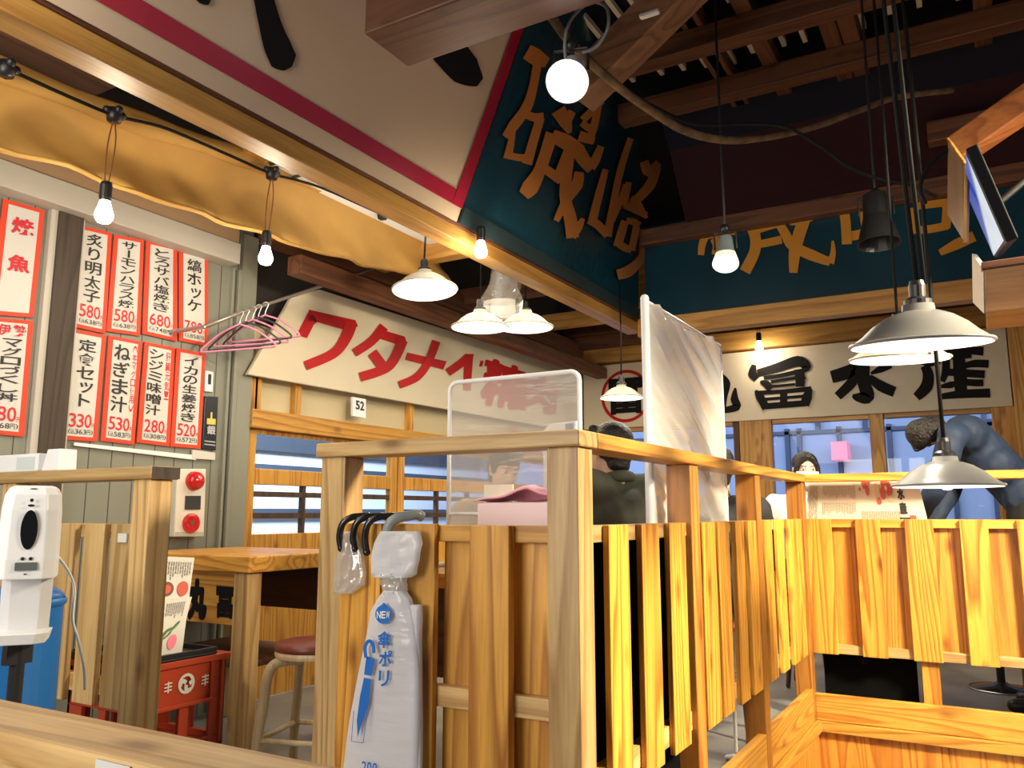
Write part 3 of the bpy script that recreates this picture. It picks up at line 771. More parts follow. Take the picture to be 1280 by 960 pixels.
menu('red bordered menu strip priced 580 yen with 炙り明太子 in black, under the left bulb', [(97, 281), (140, 291), (90, 408), (132, 417)], '炙り明太子', '580', '638')
menu('red bordered menu strip priced 580 yen with サーモンハラス焼 in black', [(143, 293), (180, 300), (133, 414), (175, 420)], 'サーモンハラス焼', '580', '638')
menu('red bordered menu strip priced 680 yen', [(183, 300), (221, 309), (178, 417), (221, 427)], 'とろサバ塩焼き', '680', '748', v=(.06, .73))
menu('red bordered menu strip priced 780 yen', [(224, 311), (260, 321), (224, 426), (260, 433)], '縞ホッケ', '780', '858', v=(.07, .66))
menu('red bordered menu strip priced 330 yen', [(87, 410), (133, 419), (75.5, 549), (121, 552)], '定食セット', '330', '363', v=(.07, .70))
menu('red bordered menu strip priced 530 yen with small red side writing', [(136, 419), (178, 427), (126, 551), (168, 556)], 'ねぎま汁', '530', '583', ('（本マグロ使用）', .72, .86, .05, .70), u=(.18, .66), v=(.06, .72))
menu('red bordered menu strip priced 280 yen with small red side writing', [(181, 427), (219, 435), (171, 553), (212, 558)], 'シジミ味噌汁', '280', '308', ('肝臓元気！', .70, .86, .06, .55), u=(.16, .62), v=(.05, .72))
menu('red bordered menu strip priced 520 yen', [(221, 435), (257, 442), (213, 558), (250.5, 561)], 'イカの生姜焼き', '520', '572', v=(.06, .74))
menu('wide menu strip with red 焼魚 characters left of the brown post', [(4, 248), (56, 263), (-12, 393), (42, 397)], '焼　魚', None, None, red=True, u=(.24, .78), v=(.12, .62), bold=.03)
t_ = menu('wide menu strip priced 880 yen left of the brown post', [(-14, 396), (42, 401), (-32, 540), (30, 546)], 'マグロづくし丼', '880', '968', u=(.34, .78), v=(.17, .72))
Pw = bil(*[at_x(*p, -3.985) for p in [(-14, 396), (42, 401), (-32, 540), (30, 546)]], off=(.004, 0, 0))
mb = MB(); put(mb, Pw, '伊', .2, .05, .5, .15, .02); put(mb, Pw, '勢', .54, .05, .84, .15, .02); mb.build('red_words', INKRED, t_)

def plate(name, label, cat, c, X, m, text=None, tm=INKBLACK, cells=None, d=.01, bev=.002, group=None):
    co = [at_x(*p, X) for p in c]; P = bil(*co)
    t = thing(name, label, cat, tuple(co[0]), group)
    MB().prism([P(0, 0), P(0, 1), P(1, 1), P(1, 0)], (-d, 0, 0)).build('plate', m, t, bev=bev)
    if text:
        mb = MB(); P2 = bil(*co, off=(.003, 0, 0)); line(mb, P2, text, *cells, .02, .1); mb.build('lettering', tm, t)
    return t, bil(*co, off=(.003, 0, 0))
plate('number_tag', 'small white tag numbered 52 above the left window lintel', 'tag', [(441, 496), (457.5, 499), (441, 520), (457.5, 523)], LX + .06, WHITE, '52', INKBLACK, (.18, .85, .15, .62), d=.02)
plate('number_tag', 'small white tag numbered 1 beside the menu strips', 'tag', [(257, 463), (267, 465), (256, 489), (266, 490)], -3.985, WHITE, '1', INKBLACK, (.3, .7, .15, .65))
t, P = plate('drink_poster', 'dark poster of a bottle with a golden glow beside the menu strips', 'poster', [(256.5, 495), (273, 496), (253, 561), (270, 563)], -3.985, mat('dark_poster', (.02, .022, .03), .3))
GOLD = mat('gold_print', (.75, .55, .12), .5)
mb = MB()
mb.poly([P(.5 + .42 * math.cos(a) * .9, .52 + .13 * math.sin(a)) for a in [i * math.pi / 8 for i in range(9, 24)][::-1]] + [P(.15, .56), P(.85, .56)]) if False else rect(mb, P, .2, .42, .85, .53)
rect(mb, P, .45, .3, .58, .42); mb.build('golden_print', GOLD, t)
mb = MB(); put(mb, bil(P(0, 0), P(1, 0), P(0, 1), P(1, 1), (.002, 0, 0)), '銀', .22, .55, .85, .72, .03); rect(mb, P, .1, .84, .9, .86); rect(mb, P, .1, .9, .9, .92); mb.build('lettering', mat('grey_print', (.45, .45, .45), .5), t)
tag(MB().prism([at_x(*p, -3.98) for p in ((93, 553), (93, 557), (245, 575), (245, 569))], (-.01, 0, 0)).build('label_rail', WHITE), 'thin white rail under the lower row of menu strips', 'rail')
tag(MB().prism([at_x(*p, -3.978) for p in ((241, 562), (240, 573), (269, 575), (269, 566))], (-.01, 0, 0)).build('paper_note', PAPER), 'small white paper note under the dark bottle poster', 'note')
# fire alarm panel
X = -3.93
co = [at_x(*p, X) for p in ((222, 586), (258, 586), (217.5, 671), (255, 671))]; P = bil(*co)
fa = thing('fire_alarm_panel', 'white fire alarm panel with red lamp and red push button on the grey wall', 'fire alarm', tuple(co[0]))
MB().prism([P(0, 0), P(0, 1), P(1, 1), P(1, 0)], (-.07, 0, 0)).build('housing', mat('ivory_plastic', (.76, .73, .64), .4), fa, bev=.006)
RP = mat('red_plastic', (.55, .012, .015), .18, coat=.5)
MB().lathe([(.001, .06), (.03, .055), (.05, .035), (.055, 0)], P(.56, .18), 24, (1, 0, 0)).build('alarm_lamp', RP, fa, smooth=True)
MB().prism([P(.30, .40) + Vector((.006, 0, 0)), P(.30, .60) + Vector((.006, 0, 0)), P(.82, .60) + Vector((.006, 0, 0)), P(.82, .40) + Vector((.006, 0, 0))], (-.01, 0, 0)).build('display', mat('dark_display', (.05, .05, .045), .2), fa)
bt_ = MB().lathe([(.055, -.002), (.055, .012), (.04, .016), (.018, .012), (.0, .012)], P(.52, .80), 24, (1, 0, 0)).build('push_button', RP, fa, smooth=False)
MB().lathe([(.012, .01), (.012, .018), (0, .018)], P(.52, .80), 12, (1, 0, 0)).build('button_core', mat('olive_plastic', (.1, .09, .04), .5), bt_)
MB().prism([P(.04, .93) + Vector((.003, 0, 0)), P(.04, .99) + Vector((.003, 0, 0)), P(.98, .99) + Vector((.003, 0, 0)), P(.98, .93) + Vector((.003, 0, 0))], (-.003, 0, 0)).build('base_strip', mat('grey_label', (.45, .47, .42), .5), fa)

# ================================================================== fences
RT_ = 1.772; RB = 1.727; PT = 1.515; LB = .80
def bx(name, lo, hi, m, parent, bev=.003): return MB().box(lo, hi).build(name, m, parent, bev=bev)
# the bay facing the viewer
f1 = thing('wooden_fence', 'pale wooden fence bay with two posts where plastic umbrella bags hang', 'fence', (-1.42, 2.04, 0))
bx('post', (-1.875, 2.0, 0), (-1.775, 2.094, RB), pine('z'), f1, .005)
bx('post', (-1.052, 2.0, 0), (-.956, 2.094, RB), pine('z'), f1, .005)
bx('cap_rail', (-1.888, 1.985, RB), (-.944, 2.106, RT_), pine('x'), f1, .005)
bx('rail', (-1.775, 2.018, 1.467), (-1.052, 2.055, PT), oakish('x'), f1)
bx('rail', (-1.775, 2.018, 1.005), (-1.052, 2.055, 1.062), pine('x'), f1)
bx('rail', (-1.775, 2.018, .25), (-1.052, 2.055, .31), pine('x'), f1)
for a, c in ((-1.775, -1.615), (-1.608, -1.418)): bx('board', (a, 1.992, .08), (c, 2.018, PT + .003), cedar('z'), f1)
bx('board', (-1.292, 1.985, .08), (-1.163, 2.018, PT), cedar('z'), f1)
for a, c in ((-1.425, -1.27), (-1.20, -1.052)): bx('board', (a, 2.055, .08), (c, 2.073, 1.505), oakish('z'), f1)
# the bay running away along the pit
f2 = thing('wooden_fence', 'wooden fence of spaced upright slats running away from the corner post', 'fence', (-1.0, 3.55, 0))
bx('cap_rail', (-1.06, 2.108, RB), (-.944, 5.028, RT_), oakish('y'), f2, .005)
for y in (2.95, 3.905, 5.0): bx('post', (-1.05, y, .0), (-.956, y + .095, RB), wood('stained_cedar', (.50, .215, .035), (.28, .09, .014), 'z', 16), f2, .004)  # cedar posts, tone deepened to carry their shaded faces
for y0, y1 in ((2.094, 2.95), (3.045, 3.905), (4.0, 5.0)):
    bx('rail', (-1.016, y0 + .002, 1.467), (-.977, y1 - .002, PT), pine('y'), f2)
    bx('rail', (-1.016, y0 + .002, LB - .005), (-.977, y1 - .002, LB + .06), pine('y'), f2)
for y, w in ((2.197, .15), (2.452, .155), (2.708, .165), (3.07, .17), (3.275, .155), (3.529, .14), (3.745, .145), (4.05, .15), (4.31, .15), (4.57, .15), (4.80, .12)):
    bx('slat', (-.976, y, LB - .03), (-.956, y + w, PT), cedar('z'), f2)
MB().box((-1.036, 2.11, .58), (-1.020, 2.93, 1.462)).build('back_panel', mat('black_panel', (.004, .004, .004), .95, spec=.03), f2)  # matte black sheet added as the darkness between the slats
# the bay across the far side of the pit
f3 = thing('wooden_fence', 'closed wooden fence of overlapping wide boards across the right side', 'fence', (.4, 5.1, 0))
bx('cap_rail', (-1.06, 5.03, RB), (2.2, 5.13, RT_), oakish('x'), f3, .005)
bx('rail', (-.956, 5.085, 1.467), (2.2, 5.12, PT), oakish('x'), f3)
bx('rail', (-.956, 5.085, .765), (2.2, 5.12, .815), pine('x'), f3)
fx = lambda px: at_y(px, 690, 5.07).x
for a, c in ((1010, 1041), (1071, 1102), (1133, 1169), (1202, 1238), (1274, 1312), (1352, 1392), (1440, 1485), (1540, 1590), (1650, 1705)):
    bx('board', (fx(a), 5.06, .763), (min(fx(c), 2.19), 5.085, PT - .001), cedar('z'), f3)
for a, c in ((1032, 1080), (1095, 1142), (1160, 1210), (1228, 1282), (1300, 1362), (1380, 1450), (1470, 1550), (1575, 1660)):
    bx('board', (fx(a), 5.12, .80), (fx(c), 5.138, 1.50), wood('red_cedar', (.60, .26, .038), (.34, .11, .014), 'z', 18), f3)
bx('post', (fx(1141), 5.09, PZ), (fx(1162), 5.16, .765), cedar('z'), f3)
bx('post', (1.2, 5.09, PZ), (1.29, 5.16, .765), cedar('z'), f3)
# edge of the platform under the fences
bs = struct(MB().box((-.995, 2.10, .402), (-.957, 5.1, .575)).build('baseboard_side', oakish('y'), bev=.004), 'wide board along the platform edge under the slat fence', 'baseboard')
struct(MB().box((-.97, 2.10, .345), (-.925, 5.075, .40)).build('baseboard_side_ledge', oakish('y'), bev=.004), 'narrow ledge under the slat fence', 'baseboard')
struct(MB().box((-.985, 2.10, 0), (-.95, 5.09, .345)).build('baseboard_side_cladding', wood('red_cedar', (.60, .26, .038), (.34, .11, .014), 'z', 18)), 'dark plank cladding below the slat fence', 'cladding')
struct(MB().box((-.957, 5.06, .402), (2.2, 5.09, .545)).build('baseboard_back', oakish('x'), bev=.004), 'wide board along the platform edge under the closed fence', 'baseboard')
struct(MB().box((-.93, 5.035, .345), (2.2, 5.085, .40)).build('baseboard_back_ledge', oakish('x'), bev=.004), 'narrow ledge under the closed fence', 'baseboard')
struct(MB().box((-.95, 5.07, 0), (2.2, 5.11, .345)).build('baseboard_back_cladding', wood('red_cedar', (.60, .26, .038), (.34, .11, .014), 'z', 18)), 'dark plank cladding below the closed fence', 'cladding')
# the bay at the left with its end post
LY = 1.8
f4 = thing('wooden_fence', 'wooden fence with a square end post and worn boards in front of the grey wall', 'fence', (-3.2, LY, PZ))
bx('post', (-2.545, LY, PZ), (-2.455, LY + .09, 1.663), pine('z'), f4, .005)
bx('cap_rail', (-3.99, LY - .012, 1.663), (-2.435, LY + .10, 1.706), pine('x'), f4, .005)
MB().box((-2.434, LY - .010, 1.665), (-2.431, LY + .098, 1.704)).build('end_grain', greyw('z'), f4)
bx('rail', (-3.99, LY + .045, 1.462), (-2.545, LY + .08, 1.512), pine('x'), f4)
bx('rail', (-3.99, LY + .045, .93), (-2.545, LY + .08, .99), pine('x'), f4)
xl = lambda px: at_y(px, 700, LY).x
for a, c in ((40, 60), (62, 84), (96, 121), (130, 161)):
    bx('board', (xl(a), LY + .02, .90), (xl(c), LY + .045, 1.512), pine('z'), f4)
bx('post', (-3.35, LY, PZ), (-3.26, LY + .09, 1.663), pine('z'), f4, .005)
tag(bx('paper_sticker', (xl(141), LY + .012, 1.55 - .1), (xl(152), LY + .018, 1.55 - .07), PAPER, None, 0), 'tiny white sticker on the board beside the square end post', 'sticker')
# beam close to the viewer
g0 = at_z(0, 862, 1.25); g1 = at_z(380, 958, 1.25); g2 = at_z(0, 900, 1.25)
f5 = thing('handrail', 'thick pale wooden rail nearest the viewer across the lower left', 'rail', (-1.2, .75, 0))
yb_ = .80; yf_ = yb_ - .115
bx('cap_rail', (-2.4, yf_, 1.205), (-.60, yb_, 1.25), pine('x'), f5, .006)
for x in (-1.18, -.75): bx('post', (x - .09, yf_ + .02, 0), (x, yb_ - .02, 1.205), pine('z'), f5, .005)
tag(MB().box((at_y(122, 955, yf_).x, yf_ - .003, 1.17), (at_y(165, 955, yf_).x, yf_ - .0005, at_y(140, 952, yf_).z)).build('paper_sheet', PAPER), 'corner of a white sheet stuck to the rail nearest the viewer', 'paper')

# ================================================================== awning cloth, string of bulbs
CLOTH = mat('mustard_awning_cloth', (.50, .28, .065), .75, var=(2.2, .16))
VX = -3.36
av = thing('awning', 'mustard yellow awning cloth rolled along the top, hanging over the grey wall', 'awning', (VX, 3, 2.6))
ytop = [(-60, 72), (0, 92), (150, 150), (340, 212), (480, 262), (562, 300)]
ybot = [(-60, 160), (0, 183), (150, 234), (320, 291), (450, 330), (560, 352)]
def interp(L, x):
    for i in range(len(L) - 1):
        if x <= L[i + 1][0] or i == len(L) - 2:
            t = (x - L[i][0]) / (L[i + 1][0] - L[i][0]); return L[i][1] + (L[i + 1][1] - L[i][1]) * t
def yof(u): return at_x(-60, 120, VX).y + (at_x(561, 325, VX).y - at_x(-60, 120, VX).y) * u
TOPZ = [(at_x(*p, VX).y, at_x(*p, VX).z) for p in ytop]; BOTZ = [(at_x(*p, VX).y, at_x(*p, VX).z) for p in ybot]
TOPZ[0] = (-.6, TOPZ[0][1]); BOTZ[0] = (-.6, BOTZ[0][1])
Ye = BOTZ[-1][0]
def clothp(u, v):
    Y = -.6 + (Ye + .6) * u
    zt = interp(TOPZ, Y); zb_ = interp(BOTZ, Y)
    w = .02 * math.sin(Y * 5.3 + v * 2.5) * v * (1.2 - v) + .02 * math.sin(Y * 11 + 4 * v + 1) * v * v + .015 * math.sin(Y * 17 - 6 * v) * v
    belly = .07 * math.sin(math.pi * min(1, v * 1.1)) 
    return Vector((VX - .02 - belly + w, Y, zt + (zb_ - zt) * v + .004 * math.sin(Y * 7) * v))
MB().grid(clothp, 90, 18).build('cloth', CLOTH, av, smooth=True, solid=.006)
roll = [Vector((VX + .01, Y, interp(TOPZ, Y) + .012)) for Y in [-.6 + (Ye + .6) * i / 30 for i in range(31)]]
MB().tube(roll, [.05 + .008 * math.sin(i * 1.7) for i in range(31)], 10).build('roll', CLOTH, av, smooth=True)
hem = [clothp(i / 60, 1) + Vector((.004, 0, .012)) for i in range(61)]
MB().tube(hem, .010, 6).build('hem', CLOTH, av, smooth=True)
# wire and lampholders
WX = VX + .10
nodes = [at_x(x, y, WX) for x, y in ((8, 86), (143, 144), (340, 217), (478, 268))]
path = []
wp = [(-80, 52), (8, 86), (80, 118), (143, 144), (200, 158), (250, 178), (300, 200), (340, 217), (400, 234), (478, 268), (540, 290), (600, 316)]
sw = thing('light_string', 'black cable with lampholders strung along the top of the mustard awning', 'light string', tuple(nodes[1]))
MB().tube(smooth_path([at_x(x, y, WX) for x, y in wp], 5), .008, 8).build('cable', CABLE, sw, smooth=True)
for p in nodes:
    m_ = MB().lathe([(.0, .03), (.03, .028), (.034, 0), (.03, -.03), (.0, -.035)], p, 14)
    m_.capsule(p + Vector((.0, -.035, .01)), p + Vector((0, .035, .01)), .02, .02, 8).capsule(p + Vector((.03, 0, .02)), p + Vector((-.02, .01, -.02)), .018, .014, 8)
    m_.build('junction', BLACKP, sw, smooth=True)
BULBGLOW = mat('bulb_glow', (1, 1, 1), .3, emit=(1, .93, .82), estr=14)
OPALGLOW = mat('lit_enamel', (1, .97, .9), .35)
def bulb(label, p, top, power, col=(1, .84, .62), cordcol=None, group='hanging bulbs', r=.038):
    """A hanging bulb: cord, black socket, glowing glass; its own light sits just under it."""
    p = Vector(p); top = Vector(top)
    t = thing('hanging_bulb', label, 'light bulb', tuple(p), group)
    c = MB()
    if (top - p).length > .12:
        s_ = p + Vector((0, 0, .13))
        c.tube(smooth_path([top, (top * .6 + s_ * .4) + Vector((.012, .012, 0)), s_ + Vector((.012, 0, 0))], 6), .0035, 6)
        c.tube(smooth_path([top, (top * .5 + s_ * .5) - Vector((.008, .012, 0)), s_ - Vector((.012, 0, 0))], 6), .0035, 6)
        c.build('cord', mat('copper_cord', (.22, .075, .03), .5) if cordcol is None else cordcol, t, smooth=True)
    MB().lathe([(0, .145), (.022, .145), (.026, .13), (.026, .075), (.022, .06), (0, .06)], p, 16).build('socket', BLACKP, t, smooth=False)
    MB().lathe([(0, .062), (.021, .06), (.026, .04), (r, 0), (r * .95, -.018), (r * .7, -.034), (.0, -.043)], p, 20).build('glass_bulb', BULBGLOW, t, smooth=True)
    light('bulb_light', 'POINT', p + Vector((0, 0, -.075)), power, col, .03)
    return t
bulb('glowing bulb hanging before the awning over the 炙り明太子 strip', at_x(130, 268, WX + .03), nodes[1], 9)
bulb('glowing bulb hanging before the awning next to the pink hangers', at_x(332, 322, WX + .03), nodes[2], 9)
bulb('glowing bulb under the yellow beam above the red lettered sign', at_d(601, 314, 4.7), at_d(590, 292, 4.7), 10)
p_ = at_y(949, 434, 8.09); bulb('small glowing bulb hanging in front of the black lettered sign', p_, Vector((p_.x, 8.09, z_s1 + .302)), 6)

# ================================================================== pendant lamps
ENW = mat('cream_enamel', (.40, .37, .28), .3, coat=.1)
ENG = mat('grey_enamel', (.15, .15, .148), .32, coat=.1)
ENI = mat('glowing_enamel_inside', (.9, .9, .86), .3, emit=(1, .95, .85), estr=.9)  # emission stands in for the bulb's light on the enamel
def pendant(label, p, r, m, top, power, tilt=(0, 0), stem=.0, cords=1, col=(1, .87, .66), rings=True, group='pendant lamps', h=.62):
    """A shade lamp; p is the centre of the rim."""
    p = Vector(p); top = Vector(top)
    t = thing('pendant_lamp', label, 'pendant lamp', tuple(p), group)
    ax = Vector((tilt[0], tilt[1], 1)).normalized()
    pr = [(.16, 1.02), (.17, .98), (.22, .97), (.235, .80), (.30, .78), (.48, .66), (.66, .46), (.80, .24), (.90, .12), (.985, .02), (1.0, 0)]
    MB().lathe([(a * r, z * r * h) for a, z in pr], p, 48, ax).build('shade', m, t, smooth=True); sh_o = t.children[0] if False else bpy.data.objects[[o.name for o in bpy.data.objects if o.parent == t and o.name.startswith('shade')][0]]
    MB().lathe([(a * r * .975, z * r * h - .006) for a, z in pr[4:]], p, 48, ax).build('shade_inside', ENI, sh_o, smooth=True)
    MB().lathe([(r * .985, -.004), (r * 1.012, 0), (r * 1.0, .006), (r * .985, -.004)], p, 48, ax).build('rim', m, sh_o, smooth=True)
    neck = p + ax * (r * h * 1.0)
    MB().lathe([(0, .07), (.02, .07), (.024, .055), (.024, .02), (.04, .01), (.04, -.005), (0, -.005)], neck, 20, ax).build('socket', BLACKP, t)
    MB().ball(p + ax * r * .14, .038, 18, (1, 1, 1.2)).build('glass_bulb', BULBGLOW, t, smooth=True)
    s_ = neck + ax * .06
    for i in range(cords):
        o_ = Vector((.02 * i, 0, 0))
        MB().tube([s_ + o_, s_ * .6 + top * .4 + o_ * 1.4 + Vector((.006, 0, 0)), top + o_ * 2], .006 if not stem else stem, 8).build('cord', CABLE, t, smooth=True)
    light('pendant_light', 'SPOT', p + ax * r * .02 - Vector((0, 0, .02)), power, col, .05, aim=p - ax, spot=150)
    return t
ROOF = 4.7
def up(p, dz=None, dx=0): return Vector((p.x + dx, p.y, ROOF if dz is None else p.z + dz))
A1 = at_d(1150.5, 430, 2.52); pendant('largest grey pendant lamp with a bright wide rim, nearer of an overlapping pair', A1, .203, ENG, Vector((A1.x - .09, A1.y, 4.6)), 22, (.02, -.085), .007, 2)
A2 = at_d(1124, 449, 3.5); pendant('pendant lamp half hidden beneath and behind the largest grey lamp', A2, .2, ENW, up(A2), 14, (.03, -.06))
A3 = at_d(1184, 607, 3.2); pendant('low grey pendant lamp hanging on a long rod in front of the right fence rail', A3, .2, ENG, Vector((A3.x - .03, A3.y, 4.6)), 16, (0, 0), .008, 1, h=.58)
A4 = at_d(531, 362, 5.0); pendant('cream pendant lamp just beneath the torn end of the awning', A4, .2, ENW, A4 + Vector((0, 0, .75)), 14, (-.08, .05))
A5 = at_d(600, 409, 5.6); pendant('cream pendant lamp, left one of the pair under a clear plastic bag', A5, .198, ENW, A5 + Vector((0, 0, .75)), 14)
A6 = at_d(657, 409, 5.9); pendant('cream pendant lamp, right one of the pair under a clear plastic bag', A6, .2, ENW, A6 + Vector((0, 0, .7)), 14)
A7 = at_d(777, 497, 6.35); pendant('small cream pendant lamp hanging in front of the red ring emblem', A7, .168, ENW, Vector((A7.x, A7.y, 3.345)), 10)
FILM = glassy('clear_film', (.97, .97, .97), .10, .08, (.85, .85, .83), .22)
m_ = MB(); c_ = (A5 + A6) / 2 + Vector((.02, -.05, .2))
m_.grid(lambda u, v: c_ + Vector(((.14 + .03 * math.sin(9 * u + 7 * v)) * math.cos(2 * math.pi * u) * (1.1 - .8 * abs(v - .45)), .12 * math.sin(2 * math.pi * u) * (1.1 - .6 * v), -.16 + .36 * v + .02 * math.sin(20 * u))), 28, 10)
tag(m_.build('plastic_bag', FILM, smooth=True), 'crumpled clear plastic bag wrapped over the pair of cream pendant lamps', 'plastic bag')

# spot lamps under the roof
def spotlamp(label, p, r, aim, m, lit, power, top, col=(1, .95, .86)):
    p = Vector(p); d = (Vector(aim) - p).normalized(); top = Vector(top)
    t = thing('spot_lamp', label, 'spot lamp', tuple(p))
    L_ = r * 2.6
    MB().lathe([(0, -L_), (r * .55, -L_), (r * .62, -L_ * .55), (r * .8, -L_ * .3), (r, 0), (r * .96, .0), (r * .75, -L_ * .25), (0, -L_ * .3)], p, 28, d).build('housing', m, t, smooth=False)
    if lit:
        MB().lathe([(r * .9, -.012), (r * .6, .004), (0, .01)], p, 28, d).build('lens', mat('lamp_lens_glow', (1, 1, 1), .3, emit=(1, .97, .92), estr=10), t, smooth=True)
        light('spot_light', 'SPOT', p + d * .03, power, col, r * .6, aim=aim, spot=100)
    bk_ = p - d * L_ * .6
    side = d.cross(Vector((0, 0, 1))).normalized()
    if (top - p).length < .02: top = p + Vector((0, 0, .1))
    MB().tube([bk_ + side * r * .8, bk_ + side * r * .8 + Vector((0, 0, .10)), bk_ - side * r * .8 + Vector((0, 0, .10)), bk_ - side * r * .8], .007, 8).build('yoke', BLACKP, t)
    MB().ball(bk_ + Vector((0, 0, .12)), .03, 12).capsule(bk_ + Vector((0, 0, .12)), top, .008, .008, 8).build('mount', BLACKP, t, smooth=True)
    MB().tube([p + side * r, p + side * r * .7 + d * .0, p], .004, 6)
    return t
p = at_d(709, 102, 3.3); spotlamp('bright round flood lamp in front of the orange brush characters', p, .088, p + Vector((.35, -1.2, -1.2)), WHITE, True, 16, (p.x, p.y + .2, 4.6))
p = at_d(907, 330, 4.6); spotlamp('glowing spot lamp hanging before the amber letters at the back', p, .075, p + Vector((.15, -.8, -1.5)), mat('grey_lamp', (.2, .25, .26), .4), True, 20, (p.x, p.y, 4.6))
p = at_d(1099, 305, 4.4); spotlamp('unlit black spot lamp hanging before the amber letters', p, .11, p + Vector((.03, -.1, -1)), BLACKP, False, 0, (p.x, p.y, 4.6))

# cables along the roof
tag(MB().tube(smooth_path([at_d(x, y, d) for x, y, d in ((640, -60, 3.7), (690, 22, 3.8), (722, 62, 3.9), (770, 106, 4.0), (820, 142, 4.2), (858, 164, 4.3), (905, 175, 4.4), (960, 172, 4.5), (1020, 158, 4.6), (1075, 138, 4.7), (1120, 122, 4.8), (1190, 113, 4.9))], 6), [.022] * 40 + [.018] * 27, 8).build('conduit', mat('taped_conduit', (.13, .075, .03), .8, var=(14, .6)), smooth=True), 'taped tan conduit drooping under the roof along the teal hull board', 'conduit')
tag(MB().tube(smooth_path([at_d(x, y, 4.35) for x, y in ((800, 122), (815, 132), (870, 155), (940, 155), (985, 160), (1030, 186), (1060, 208), (1100, 224), (1140, 232), (1170, 246))], 6), .009, 8).build('cable', CABLE, smooth=True), 'black cable sagging from the conduit to the black spot lamp', 'cable')
tag(MB().tube(smooth_path([at_d(x, y, 3.4) for x, y in ((712, 100), (706, 60), (712, 28), (735, 4), (757, 8), (760, 34), (746, 58), (728, 66))], 6), .007, 8).build('cable', mat('grey_cable', (.2, .2, .21), .5), smooth=True), 'grey cable looping above the bright flood lamp', 'cable')
tag(MB().tube(smooth_path([at_d(x, y, 3.3) for x, y in ((1157, 255), (1150, 235), (1158, 212), (1172, 198), (1188, 186))], 6), .008, 8).build('cable', CABLE, smooth=True), 'short black cable curving to the television back', 'cable')
tag(MB().box((0, 0, 0), (.09, .03, .02)).build('ceiling_socket', WHITE, bev=.008), 'small white ceiling socket on the raking brace', 'socket').location = at_d(798, 22, 3.55)

# ================================================================== television and shelf at the right
tv = thing('television', 'wall television seen from below with a lit blue and white screen', 'television', tuple(at_d(1225, 240, 3.0)))
a0 = at_d(1207, 186, 2.6); a3 = at_d(1258, 303, 2.6); a1 = at_d(1207, 238, 3.6); a2 = a3 + (a1 - a0)
nv = (a1 - a0).cross(a2 - a1).normalized()
if nv.dot(C0 - a0) > 0: nv = -nv
MB().prism([a0, a1, a2, a3], nv * .035).build('housing', mat('television_black', (.006, .006, .007), .6, spec=.15), tv, bev=.004)
SCR = bpy.data.materials.new('television_screen'); SCR.use_nodes = True
nt = SCR.node_tree; tc = nt.nodes.new('ShaderNodeTexCoord'); sx = nt.nodes.new('ShaderNodeSeparateXYZ'); nt.links.new(tc.outputs['Generated'], sx.inputs[0])
rp = nt.nodes.new('ShaderNodeValToRGB'); rp.color_ramp.elements[0].color = (.75, .85, .95, 1); rp.color_ramp.elements[0].position = .45; rp.color_ramp.elements[1].color = (.02, .08, .5, 1); rp.color_ramp.elements[1].position = .55
nt.links.new(sx.outputs[2], rp.inputs[0]); bs_ = nt.nodes['Principled BSDF']; bs_.inputs['Base Color'].default_value = (.01, .01, .01, 1)
nt.links.new(rp.outputs[0], bs_.inputs['Emission Color']); bs_.inputs['Emission Strength'].default_value = .55
mix = lambda a, b, t: a * (1 - t) + b * t
s0, s1, s2, s3 = [p + (a0 + a2) * 0 for p in (a0, a1, a2, a3)]; cc_ = (a0 + a1 + a2 + a3) / 4
MB().poly([mix(p, cc_, .06) - nv * .003 for p in (a0, a1, a2, a3)]).build('screen', SCR, tv)
bp_ = thing('plywood_panel', 'tall plywood panel standing edge on beside the television', 'panel', tuple(at_d(1195, 240, 3.2)))
b0 = [at_d(1185, 174, 3.3), at_d(1184, 268, 3.3), at_d(1206, 303, 3.05), at_d(1208, 207, 3.05)]
MB().prism(b0, (.012, .02, 0)).build('sheet', wood('plywood', (.30, .19, .11), (.2, .12, .06), 'z', 5), bp_)
MB().tube([b0[0] + Vector((0, -.002, 0)), b0[3] + Vector((0, -.002, 0)), b0[2] + Vector((0, -.002, 0))], .006, 6).build('edge', oakish('z'), bp_)
sh = thing('wooden_box_shelf', 'wooden box shelf with a pale side panel under the television', 'shelf', tuple(at_d(1250, 350, 2.8)))
e = [at_d(1215, 317, 2.95), at_d(1216, 378, 2.95), at_d(1230, 392, 2.75), at_d(1229, 336, 2.75)]
MB().prism(e, (.015, .02, 0)).build('side_panel', mat('pale_panel', (.62, .56, .46), .6), sh)
e2 = [at_d(1231, 337, 2.74), at_d(1232, 391, 2.74), at_d(1232, 391, 2.74) + Vector((1.3, -.06, .0)), at_d(1231, 337, 2.74) + Vector((1.3, -.06, .0))]
MB().prism(e2, (.0, .3, 0)).build('front_board', wood('brown_board', (.42, .20, .06), (.28, .12, .03), 'x', 6), sh, bev=.003)
e3 = [at_d(1227, 331, 2.745), at_d(1227, 322, 2.95)]
MB().prism([e2[0] + Vector((-.01, -.01, .0)), e2[3] + Vector((0, -.01, 0)), e2[3] + Vector((0, .31, 0)), e2[0] + Vector((-.01, .31, 0))], (0, 0, .025)).build('top_board', redw('x'), sh, bev=.003)
MB().capsule(e2[3] + Vector((-.25, .15, 0)), Vector((e2[3].x - .25, e2[3].y + .15, 4.7)), .012, .012, 8).capsule(e2[3] + Vector((-.8, .15, 0)), Vector((e2[3].x - .8, e2[3].y + .15, 4.7)), .012, .012, 8).build('hanger_rod', BLACKP, sh, smooth=True) if False else MB().capsule(e2[3] + Vector((-.12, .2, 0)), Vector((e2[3].x - .12, e2[3].y + .2, 4.7)), .012, .012, 8).build('hanger_rod', BLACKP, sh, smooth=True)
